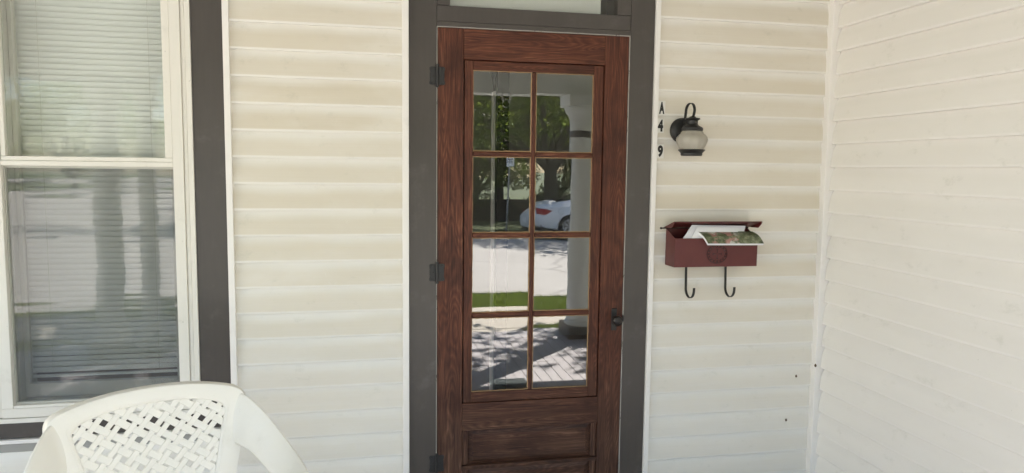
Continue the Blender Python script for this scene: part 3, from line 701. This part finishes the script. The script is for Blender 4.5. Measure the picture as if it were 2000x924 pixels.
rings.append([bk(u*1.03, v+.003, -.0015) for u, v in IL_]); rings.append([bk(u*1.012, v+.001, .000) for u, v in IL_]); rings.append([bk(u, v, .002) for u, v in IL_]); rings.append([bk(u, v, .013) for u, v in IL_])
v = [p for r in rings for p in r]
f = [(i*NL+k, (i+1)*NL+k, (i+1)*NL+(k+1) % NL, i*NL+(k+1) % NL) for i in range(len(rings)-1) for k in range(NL)]
bf = m.add(v, f).build('back_frame', 'plastic', ch, smooth=50, local=True)
sd = bf.modifiers.new('solid', 'SOLIDIFY'); sd.thickness = .0035; sd.offset = -1
for q in (1.075, 1.12):
    MB().tube([bk(u*q*(.985 if abs(u) > .15 else 1), v+.012*(q-1)/.075*(1 if v > -.2 else -1), -.0015) for u, v in IL_+IL_[:1]], .0014, 5, False).build('moulded_bead', 'plastic', ch, smooth=60, local=True)
# woven lattice strips
poly2 = np.array(IL_)
def clip(c, d):
    """interval of the line c + t d inside the opening"""
    ts = []
    for i in range(len(poly2)):
        a = poly2[i]; b = poly2[(i+1) % len(poly2)]; e = b-a; den = d[0]*e[1]-d[1]*e[0]
        if abs(den) < 1e-9: continue
        w = a-c; t = (w[0]*e[1]-w[1]*e[0])/den; s = (w[0]*d[1]-w[1]*d[0])/den
        if 0 <= s < 1: ts.append(t)
    ts.sort(); return (ts[0], ts[-1]) if len(ts) >= 2 else None
FAM = {0: (R_(-37), .0225, (.0062, .0185)), 1: (R_(48), .0170, (.0060, .0185))}
def centres(fam):
    a, w, g_ = FAM[fam]; p_, k, out = -.42, 0, []
    while p_ < .42: out.append(p_); p_ += w+g_[k % 2]; k += 1
    return out
CEN = {0: centres(0), 1: centres(1)}
def weave(fam, k, q):
    a = FAM[1-fam][0]; c = float(np.dot(np.array(q)-np.array([0, -.2]), np.array([-math.sin(a), math.cos(a)]))); cs = CEN[1-fam]
    j = int(np.clip(np.searchsorted(cs, c)-1, 0, len(cs)-2)); t = min(1, max(0, (c-cs[j])/(cs[j+1]-cs[j]))); t = t*t*(3-2*t)
    s0, s1 = (1 if (k+j) % 2 else -1), (1 if (k+j+1) % 2 else -1)
    return .0011*(s0*(1-t)+s1*t)*(1 if fam == 0 else -1)
def lattice(ang, sw_, gaps, off, fam):
    d = np.array([math.cos(ang), math.sin(ang)]); n_ = np.array([-d[1], d[0]]); pos_ = -.42; k = 0
    while pos_ < .42:
        c = np.array([0, -.2])+n_*pos_; iv = clip(c, d)
        if iv and iv[1]-iv[0] > .012:
            a, b = iv[0]-.004, iv[1]+.004; ns = max(4, int((b-a)/.0065)); m = MB(); v = []; hw = sw_/2
            for i in range(ns+1):
                q = c+d*(a+(b-a)*i/ns); wv = off+weave(fam, k, q)
                for (s, o_) in ((-1, 0), (-.8, -.0012), (.8, -.0012), (1, 0), (1, .003), (-1, .003)):
                    e = q+n_*hw*s; v.append(bk(e[0], e[1], wv+o_))
            K = 6; f = [(i*K+j, i*K+(j+1) % K, (i+1)*K+(j+1) % K, (i+1)*K+j) for i in range(ns) for j in range(K)]+[tuple(range(K))[::-1], tuple(ns*K+j for j in range(K))]
            m.add(v, f).build('lattice_strip', 'plastic', ch, local=True)
        pos_ += sw_+gaps[k % 2]; k += 1
lattice(*FAM[0], .0045, 0)
lattice(*FAM[1], .0045, 1)
# arms, front legs, seat, rear legs
def arm(s):
    b = [(.282, .055, .896), (.308, .09, .862), (.332, .125, .826), (.366, .19, .764), (.388, .27, .716), (.388, .36, .688), (.365, .46, .668), (.35, .52, .640)]
    a = [(.236, .072, .742), (.262, .10, .739), (.281, .13, .726), (.302, .20, .692), (.315, .28, .672), (.318, .36, .662), (.312, .45, .650), (.305, .50, .625)]
    m = MB(); rows = []
    PQ = [(bk(s*.250, -.006, .006), bk(s*.222, -.140, .006)), (bk(s*.276, -.006, .0005), bk(s*.240, -.158, .0005))]
    PQ += [(Vector((s*p_[0], BY-p_[1], p_[2])), Vector((s*q_[0], BY-q_[1], q_[2]))) for p_, q_ in list(zip(b, a))[1:]]
    for P_, Q_ in PQ:
        rows.append([P_+Vector((s*.004, .012, -.026)), P_+Vector((s*.003, .002, -.006)), P_, P_.lerp(Q_, .33)+Vector((0, -.003, .005)), P_.lerp(Q_, .66)+Vector((0, -.003, .005)), Q_, Q_+Vector((-s*.002, .006, -.014))])
    k = len(rows[0]); v = [p for r in rows for p in r]; f = [(i*k+j, i*k+j+1, (i+1)*k+j+1, (i+1)*k+j) for i in range(len(rows)-1) for j in range(k-1)]
    if s < 0: f = [q[::-1] for q in f]
    o = m.add(v, f).build('armrest', 'plastic', ch, smooth=60, local=True)
    su = o.modifiers.new('sub', 'SUBSURF'); su.levels = 2; su.render_levels = 2
    sd = o.modifiers.new('solid', 'SOLIDIFY'); sd.thickness = .004; sd.offset = 0
    # front leg: folded moulded channel
    fl = MB(); v = []
    for (x, y_, z, w) in ((.332, .50, .632, .055), (.322, .525, .55, .06), (.312, .53, .42, .065), (.318, .545, .2, .05), (.325, .56, 0, .045)):
        for (dx, dy) in ((-w/2, .035), (-w/2, 0), (w/2, 0), (w/2, .035), (w/2-.006, .035), (w/2-.006, .006), (-w/2+.006, .006), (-w/2+.006, .035)): v.append((s*x+dx, BY-y_+dy, z))
    K = 8; fl.add(v, [(i*K+j, i*K+(j+1) % K, (i+1)*K+(j+1) % K, (i+1)*K+j) for i in range(4) for j in range(K)]+[tuple(range(K))[::-1], tuple(4*K+j for j in range(K))]).build('leg', 'plastic', ch, bevel=.003, local=True)
    rl = MB(); v = []
    for (x, y_, z, w) in ((.205, .135, .44, .07), (.225, .09, .25, .055), (.25, .02, 0, .045)):
        for (dx, dy) in ((-w/2, 0), (-w/2, .035), (w/2, .035), (w/2, 0), (w/2-.006, 0), (w/2-.006, .029), (-w/2+.006, .029), (-w/2+.006, 0)): v.append((s*x+dx, BY-y_+dy, z))
    rl.add(v, [(i*K+j, i*K+(j+1) % K, (i+1)*K+(j+1) % K, (i+1)*K+j) for i in range(2) for j in range(K)]+[tuple(range(K))[::-1], tuple(2*K+j for j in range(K))]).build('leg', 'plastic', ch, bevel=.003, local=True)
arm(1); arm(-1)
m = MB(); v = []; n = 12
for j in range(n+1):
    for i in range(n+1):
        s, t = i/n-.5, j/n; w = .44+.13*t; v.append((s*w, BY-.10-.42*t, .425+.012*t-.022*math.sin(math.pi*t)*(1-(2*s)**2)-.03*max(0, t-.85)/.15))
k = n+1; so_ = m.add(v, [(j*k+i, (j+1)*k+i, (j+1)*k+i+1, j*k+i+1) for j in range(n) for i in range(n)]).build('seat', 'plastic', ch, smooth=60, local=True)
sd = so_.modifiers.new('solid', 'SOLIDIFY'); sd.thickness = .012; sd.offset = -1

# ================================================================== PORCH ROOF, COLUMNS, CHAINS, MAT
rf = thing('porch_roof', (.5, -1.9, 2.37), 'porch roof with pale board ceiling and white beam', 'roof')
cb = MB().box(FX0-.1, 5.2, 0, .098, CEIL+.001, CEIL+.016).build('ceiling_board', 'ceil', rf, bevel=.004)
for i in range(38):
    yc = -3.75+.05+i*.1
    if i == 0: cb.location = Vector(((FX0+5.1)/2, yc, CEIL+.009))-rad(rf)
    else: link_copy(cb, rf, ((FX0+5.1)/2, yc, CEIL+.009))
box('beam', 'beam', rf, FX0-.1, 5.2, -3.56, -3.36, 2.385, CEIL, .006)
box('beam_moulding', 'beam', rf, FX0-.1, 5.2, -3.585, -3.335, 2.62, 2.66, .006)
box('roof_deck', 'roof', rf, FX0-.4, 5.4, -3.80, 6.4, CEIL+.02, CEIL+.20)
box('fascia', 'beam', rf, FX0-.4, 5.4, -3.83, -3.801, CEIL-.02, CEIL+.20, .004)
def column(x, y, r, label, group=None):
    c = thing('porch_column', (x, y, 0), label, 'column', group)
    hb = .12; w = r+.055
    pbk = box('plinth', 'plinth', c, x-w, x+w, y-w, y+w, 0, hb, .006)
    MB().lathe([(r+.045, hb), (r+.052, hb+.015), (r+.045, hb+.035), (r+.022, hb+.043), (r+.030, hb+.055), (r+.022, hb+.07), (r+.004, hb+.08), (r, hb+.10)], (x, y, 0), 32).build('base_moulding', 'column', c, smooth=50)
    MB().lathe([(r, hb+.095), (r, 1.0), (r*.97, 1.6), (r*.90, 2.13)], (x, y, 0), 32).build('shaft', 'column', c, smooth=50)
    MB().lathe([(r*.92, 1.98), (r*.935, 1.985), (r*.935, 2.04), (r*.92, 2.045)], (x, y, 0), 32).build('painted_band', 'casing', c, smooth=True)
    MB().lathe([(r*.90, 2.12), (r*.95, 2.15), (r*1.05, 2.19), (r*1.25, 2.22), (r*1.32, 2.25), (r*1.32, 2.275)], (x, y, 0), 32).build('capital', 'column', c, smooth=50)
    w = r*1.36; box('abacus', 'column', c, x-w, x+w, y-w, y+w, 2.276, 2.386, .004)
column(2.085, -3.46, .125, 'stout round white porch column near the wing wall')
column(-2.19, -3.46, .11, 'thick round white porch column of the pair opposite the window')
column(-1.865, -3.46, .075, 'slim round white porch column of the pair opposite the window')
kw = thing('knee_wall', (2.7, -3.2, 0), 'low grey boarded knee wall beside the stout porch column', 'wall')
box('wall_boards', 'plinth', kw, 2.30, 3.2, -3.56, -3.42, 0, .60, .005); box('cap_board', 'ceil', kw, 2.275, 3.2, -3.60, -3.38, .60, .64, .005)
def chain(a, b, label):
    a, b = Vector(a), Vector(b); c = thing('hanging_chain', tuple(b), label, 'chain', 'chains hanging from the porch ceiling'); n = max(4, int((a-b).length/.038)); d = (a-b).normalized()
    s1 = d.orthogonal().normalized(); s2 = d.cross(s1)
    for k in range(n):
        p = b+(a-b)*((k+.5)/n); s = s1 if k % 2 else s2; L_ = (a-b).length/n*.72; w = .009
        pts = [p+d*L_*math.sin(t)+s*w*math.cos(t) for t in np.linspace(0, 2*math.pi, 13)]
        MB().tube(pts, .0045, 5, False).build('link', 'chain', c, smooth=60)
chain((.995, -2.72, 2.776), (1.165, -2.72, 2.25), 'white metal chain leaning right from the porch ceiling')
chain((1.39, -2.72, 2.776), (1.215, -2.72, 2.25), 'white metal chain leaning left from the porch ceiling')
hb_ = thing('planter_hook', (1.17, -2.72, 2.2), 'white metal ring joining the two ceiling chains', 'hook')
MB().tube([(1.19+.032*math.cos(t), -2.72, 2.232+.032*math.sin(t)) for t in np.linspace(0, 6.283, 20)], .003, 6, False).build('ring', 'chain', hb_, smooth=60)
mt = thing('door_mat', (1.05, -1.95, 0), 'dark ribbed rubber mat on the porch boards', 'mat')
box('mat_sheet', 'rubber', mt, .92, 1.22, -2.14, -1.55, .0005, .006, .002)
rib = MB().box(.93, 1.21, -.003, .003, .006, .0095).build('rib', 'rubber', mt)
for i in range(26):
    yy = -2.12+i*.022
    if i == 0: rib.location = Vector((1.07, yy, .0078))-rad(mt)
    else: link_copy(rib, mt, (1.07, yy, .0078))

# ================================================================== INTERIOR behind the glass
rm = struct(bpy.data.objects.new('interior_room', None), 'dim hall and room behind the door and window'); COL.objects.link(rm); rm.location = (0, 2, 0); ORG[rm.name] = Vector((0, 2, 0))
box('floor', 'room_floor', rm, -3.5, 5.1, .171, 6.0, -.05, -.001); box('back_wall', 'room', rm, -3.5, 5.1, 3.6, 3.75, 0, CEIL)
for a, b, c, d in ((.171, 1.2, 0, CEIL), (2.6, 3.599, 0, CEIL), (1.201, 2.599, 0, .8), (1.201, 2.599, 2.3, CEIL)): box('side_wall', 'room', rm, -3.5, -3.36, a, b, c, d)  # gap on the unseen side added so skylight reaches the room
box('side_wall', 'room', rm, 5.0, 5.15, -1.84, 3.599, 0, CEIL)
box('ceiling', 'room', rm, -3.36, 4.99, .171, 3.599, CEIL-.02, CEIL)
# dark arched woodwork across the hall
aw = thing('hall_arch', (.8, 1.3, 0), 'dark wood arched screen post inside the hall behind the door', 'arch')
box('post', 'dark_wood', aw, .815, .895, 1.25, 1.37, 0, CEIL-.021, .004); box('post_edge', 'trim', aw, .800, .811, 1.27, 1.36, 0, 2.15, .002)
br = [(.813, 2.75), (.813, 2.12)]+[(.813-.42*(1-math.cos(t)), 2.12+.42*math.sin(t)) for t in np.linspace(.1, 1.5, 10)]+[(.28, 2.56), (.28, 2.75)]
MB().prism(br, lambda p, t: (p[0], t, p[1]), 1.28, 1.34).build('arch_bracket', 'dark_wood', aw)

# ================================================================== CAR parked across the street
CX, CYn, CG = 5.12, -18.45, GZ-.10            # rear bumper x, near side y, road level
car = thing('parked_car', (CX+2.4, CYn-.92, CG), 'white two door coupe parked at the far kerb', 'car')
# stations: x, z_low, z_belt, z_top, half width low, mid, belt, roof half width
ST = [(0.0, .42, .74, .80, .60, .70, .62, .40), (.10, .32, .82, .95, .74, .80, .72, .50), (.35, .25, .90, 1.06, .82, .87, .80, .58), (.75, .20, .96, 1.10, .86, .91, .84, .62),
      (1.15, .19, .97, 1.22, .87, .92, .85, .58), (1.75, .18, .96, 1.39, .88, .92, .85, .57), (2.35, .18, .94, 1.43, .88, .92, .85, .57), (2.85, .18, .93, 1.36, .88, .92, .85, .60),
      (3.40, .18, .93, 1.05, .88, .92, .84, .66), (3.90, .19, .88, .96, .87, .91, .80, .62), (4.40, .21, .78, .86, .82, .86, .72, .55), (4.72, .28, .66, .72, .70, .74, .58, .42), (4.82, .36, .58, .62, .58, .60, .48, .34)]
A = np.array(ST); xs = np.linspace(0, 4.82, 64); SI = np.array([np.interp(xs, A[:, 0], A[:, k]) for k in range(8)]).T
for _ in range(2): SI[1:-1, 1:] = .25*SI[:-2, 1:]+.5*SI[1:-1, 1:]+.25*SI[2:, 1:]
def sect(r):
    x, zl, zb, zt, wl, wm, wb, wr = r
    return [(wl*.9, zl), (wl, zl+.05), (wm, zl+(zb-zl)*.45), (wm*.995, zl+(zb-zl)*.70), (wb*1.02, zb-.02), (wb*.985, zb), (wb*.72+wr*.28, zb+(zt-zb)*.30), (wb*.38+wr*.62, zb+(zt-zb)*.66), (wr, zt-.035), (wr*.86, zt-.008), (wr*.45, zt+.008), (0, zt+.012)]
K = 12; rowsN = []
for r in SI:
    h = sect(r); rowsN.append([(CX+r[0], w, z) for w, z in h]+[(CX+r[0], -w, z) for w, z in h[::-1][1:]])
nk = len(rowsN[0]); V = [(p[0], CYn-.92+p[1], CG+p[2]) for row in rowsN for p in row]
body, glass = [], []
for i in range(len(rowsN)-1):
    xm = (xs[i]+xs[i+1])/2
    for j in range(nk-1):
        jj = j if j < K-1 else nk-2-j
        q = (i*nk+j, (i+1)*nk+j, (i+1)*nk+j+1, i*nk+j+1)
        g_ = (jj in (5, 6, 7) and 1.30 < xm < 3.15) or (jj >= 8 and (.80 < xm < 1.62 or 2.72 < xm < 3.40)) or (jj == 7 and (.95 < xm < 1.3))
        (glass if g_ else body).append(q)
body += [tuple(range(nk)), tuple((len(rowsN)-1)*nk+j for j in range(nk))[::-1]]
m = MB(); m.v = V; m.f = body; bo = m.build('body', 'car_paint', car, smooth=35)
m = MB(); m.v = V; m.f = glass; gw = m.build('windows', 'car_glass', car, smooth=35)
und = MB().box(CX+.25, CX+4.6, CYn-1.72, CYn-.12, CG+.16, CG+.40).build('underbody', 'tyre', car)
WHX = (CX+1.14, CX+3.86)
for wx in WHX:
    for sgn in (1, -1):
        yc = CYn-.92+sgn*.80; out_ = sgn
        MB().lathe([(.365, -.02*sgn), (.365, .135*sgn), (.345, .139*sgn), (.001, .139*sgn)], (wx, yc, CG+.335), 36, 'y').build('wheel_arch', 'tyre', car, smooth=True)
        tw = MB().lathe([(.20, -.10*sgn), (.30, -.11*sgn), (.328, -.08*sgn), (.330, .12*sgn), (.315, .150*sgn), (.235, .156*sgn), (.225, .146*sgn)], (wx, yc, CG+.330), 40, 'y').build('wheel', 'tyre', car, smooth=True)
        rim = MB().lathe([(.232, .152*sgn), (.222, .160*sgn), (.212, .154*sgn)], (wx, yc, CG+.330), 40, 'y', caps=False)
        for k in range(7):
            a = 2*math.pi*k/7
            for da in (-.16, .16):
                c1 = Vector((math.cos(a)*.05, .150*sgn, math.sin(a)*.05)); c2 = Vector((math.cos(a+da)*.218, .156*sgn, math.sin(a+da)*.218)); o_ = Vector((wx, yc, CG+.330))
                rim.strap([o_+c1, o_+c2], Vector((-math.sin(a), 0, math.cos(a))), .030, .010)
        rim.lathe([(.055, .150*sgn), (.05, .162*sgn), (.001, .164*sgn)], (wx, yc, CG+.330), 20, 'y'); rim.build('rim', 'alloy', tw)
        MB().lathe([(.224, .138*sgn), (.001, .1405*sgn)], (wx, yc, CG+.330), 30, 'y').build('brake_disc', 'tyre', tw)
for sgn in (1, -1):
    yb = CYn-.92
    def sp(x, zf):  # point on the flank a little proud
        r = [np.interp(x, xs, SI[:, k]) for k in range(8)]; h = sect(r); hz_ = [p[1] for p in h[:7]]; hw_ = [p[0] for p in h[:7]]
        return (CX+x, yb+sgn*(np.interp(zf, hz_, hw_)+.008), CG+zf)
    v = []; nu, nv = 10, 5
    for j in range(nv+1):
        for i in range(nu+1):
            q, w = i/nu, j/nv; xt, zt_ = .10+.50*q, .915-.085*q; xb, zb_ = .10+.30*q, .715-.02*q
            p_ = sp(xb+(xt-xb)*w, zb_+(zt_-zb_)*w); v.append((p_[0]-.004, p_[1]+sgn*.008, p_[2]))
    m = MB().add(v, [(j*(nu+1)+i, j*(nu+1)+i+1, (j+1)*(nu+1)+i+1, (j+1)*(nu+1)+i)[::-sgn] for j in range(nv) for i in range(nu)])
    tlo = m.build('tail_light', 'red_lens', car, smooth=60); sd = tlo.modifiers.new('solid', 'SOLIDIFY'); sd.thickness = .012; sd.offset = -1
    hl = [sp(4.25, .66), sp(4.25, .74), sp(4.55, .66), sp(4.62, .56), sp(4.45, .56)]
    m = MB().add(hl, [tuple(range(5))[::sgn]]); m.build('headlight', 'clear_lens', car)
    m = MB(); pts = [sp(1.42, z) for z in np.linspace(.26, .94, 8)]; m.tube(pts, .004, 4).build('door_seam', 'tyre', car)
    m = MB().tube([sp(2.0, .80), sp(2.22, .81)], .012, 6); m.build('door_handle', 'car_paint', car)
fc = sp(.86, .80)
MB().tube([(CX+.86+.085*math.cos(t)*(1), CYn-.92+.918, CG+.80+.085*math.sin(t)) for t in np.linspace(0, 6.283, 25)], .0035, 4, False).build('fuel_flap', 'tyre', car)
box('number_plate', 'paper', car, CX-.035, CX-.004, CYn-1.07, CYn-.77, CG+.56, CG+.70, .004); box('bumper_trim', 'tyre', car, CX+.02, CX+.2, CYn-1.35, CYn-.49, CG+.30, CG+.37, .01)

# road sign by the far kerb
sg = thing('street_sign', (4.95, -21.6, GZ), 'small white parking sign on a grey steel post', 'sign')
MB().tube([(4.95, -21.6, GZ-.03), (5.05, -21.6, 2.35)], .030, 8).build('post', 'steel', sg)
box('sign_plate', 'paper', sg, 4.90, 5.20, -21.565, -21.555, 1.93, 2.34, .004)
for k, z in enumerate((2.08, 2.17)): box('lettering', 'ink', sg, 4.95, 5.15, -21.5548, -21.552, z, z+.035)

# ================================================================== TREES and hedge
def leaves(centres, radii, n, size):
    c = np.array(centres); rr = np.array(radii); idx = RNG.choice(len(c), n, p=rr**2/np.sum(rr**2))
    d = RNG.normal(size=(n, 3)); d /= np.linalg.norm(d, axis=1)[:, None]; q = c[idx]+d*(rr[idx]*RNG.uniform(.35, 1.05, n)**.6)[:, None]*np.array([1, 1, .75])
    a = RNG.normal(size=(n, 3)); a /= np.linalg.norm(a, axis=1)[:, None]; b = np.cross(a, RNG.normal(size=(n, 3))); b /= np.linalg.norm(b, axis=1)[:, None]
    s = size*RNG.uniform(.6, 1.3, n)[:, None]
    v = np.stack([q-a*s, q+b*s*.45, q+a*s, q-b*s*.45], 1).reshape(-1, 3)
    m = MB(); m.v = v.tolist(); m.f = [(4*i, 4*i+1, 4*i+2, 4*i+3) for i in range(n)]; return m
def tree(x, y, h, r, tr_, label, n=9000, fork=.35, size=.10, group='street trees', mat='leaf', lean=(0, 0), low=.25, spread=None):
    t = thing('tree', (x, y, GZ-.03), label, 'tree', group); b = Vector((x, y, GZ-.05)); rd = random.Random(int(x*31+y*7))
    zf = h*fork; tk = MB(); top = b+Vector((lean[0]*.3, lean[1]*.3, zf))
    tk.tube([b, b+Vector((0, 0, .15)), b.lerp(top, .5)+Vector((rd.uniform(-.1, .1), 0, 0)), top], [tr_*1.5, tr_*1.05, tr_*.9, tr_*.8], 12)
    cs, rs = [], []
    for k in range(7):
        a = 2*math.pi*k/7+rd.uniform(-.3, .3); L_ = r*rd.uniform(.6, .95); e = top+Vector((lean[0]+math.cos(a)*L_, lean[1]+math.sin(a)*L_, (h-zf)*rd.uniform(.18, .75)))
        mid = top.lerp(e, .5)+Vector((rd.uniform(-.2, .2), rd.uniform(-.2, .2), .25*(h-zf)*.4))
        tk.tube([top-Vector((0, 0, .2)), top.lerp(mid, .5), mid, e], [tr_*.55, tr_*.42, tr_*.28, tr_*.08], 8)
        for w in range(3):
            e2 = mid.lerp(e, rd.uniform(.2, .9))+Vector((rd.uniform(-1, 1), rd.uniform(-1, 1), rd.uniform(-.4, .8)))*r*.4
            tk.tube([mid.lerp(e, .3*w), mid.lerp(e2, .6), e2], [tr_*.2, tr_*.13, tr_*.04], 6); cs.append(e2); rs.append(r*rd.uniform(.22, .36))
        cs.append(e); rs.append(r*rd.uniform(.28, .42))
    for k in range(5): cs.append(top+Vector((lean[0]+rd.uniform(-.5, .5)*r, lean[1]+rd.uniform(-.5, .5)*r, (h-zf)*rd.uniform(.5, .85)))); rs.append(r*.36)
    tk.build('trunk', 'bark', t, smooth=60)
    leaves([tuple(c) for c in cs], rs, n, size).build('crown', mat, t)
tree(6.95, -23.6, 8.5, 4.2, .30, 'forked maple tree standing behind the parked white car', 11000, .26, .11)
tree(2.6, -24.5, 9, 4.4, .24, 'leafy street tree left of the steel sign post', 11000, .28, .11)
tree(11.5, -24.0, 9, 4.5, .26, 'leafy street tree beyond the front of the parked car', 9000, .28, .11)
tree(-1.0, -27, 10, 4.6, .26, 'leafy tree at the corner of the side road', 9000, .22, .12)
tree(5.0, -31.0, 10, 5.0, .28, 'tall tree rising behind the hedge and street sign', 10000, .20, .13)
tree(10.5, -32, 11, 5.2, .28, 'tall tree at the far end of the hedge', 10000, .2, .13)
for k, (tx, lab) in enumerate(((2, 'low branching tree past the footpath, nearest the side road'), (8, 'low branching tree past the footpath, second from the side road'), (14, 'low branching tree past the footpath, third from the side road'), (20, 'low branching tree past the footpath, fourth from the side road'))):
    tree(tx, -50+k, 9.5, 5.6, .25, lab, 8000, .05, .17, group='trees past the footpath')
tree(0.5, -40, 12, 6.0, .3, 'broad tree far back beyond the footpath', 9000, .16, .16)
tree(8.5, -42, 13, 6.5, .3, 'broad tree farthest back behind the hedge', 9000, .16, .16)
tree(16, -38, 13, 6.5, .3, 'broad tree far back past the parked car', 7000, .16, .16)
tree(.35, -7.3, 9.4, 3.2, .20, 'street tree on the near verge beside the kerb', 9500, .42, .11, lean=(1.5, -1.4))
tree(5.35, -7.30, 6.6, 1.35, .09, 'small street tree on the near verge past the stout column', 800, .5, .11, lean=(-.3, .3))
for k, (tx, ty) in enumerate(((-4, -70), (-16, -76), (-28, -74), (-40, -78), (-52, -72), (8, -72))):
    tree(tx, ty, 13, 8.0, .3, 'distant tree across the end of the side road, %s' % ('at its left', 'leftmost but one', 'in its middle', 'with broad crown', 'past the corner lawn', 'behind the park')[k], 6500, .10, .22, group='distant trees')
hd = thing('hedge', (8, -27.5, GZ-.03), 'tall loose hedge behind the street trees', 'hedge')
hc = [(x + random.uniform(-.3, .3), -27.6+random.uniform(-.4, .4), GZ+random.choice((.5, 1.1, 1.8, 2.6, 3.2))) for x in np.arange(-3, 22, .22)]
leaves(hc, [random.uniform(.5, .85) for _ in hc], 42000, .078).build('foliage', 'bush', hd)
MB().box(-1.5, 20, -27.75, -27.45, GZ-.05, GZ+.9).build('stem_mass', 'bark', hd)
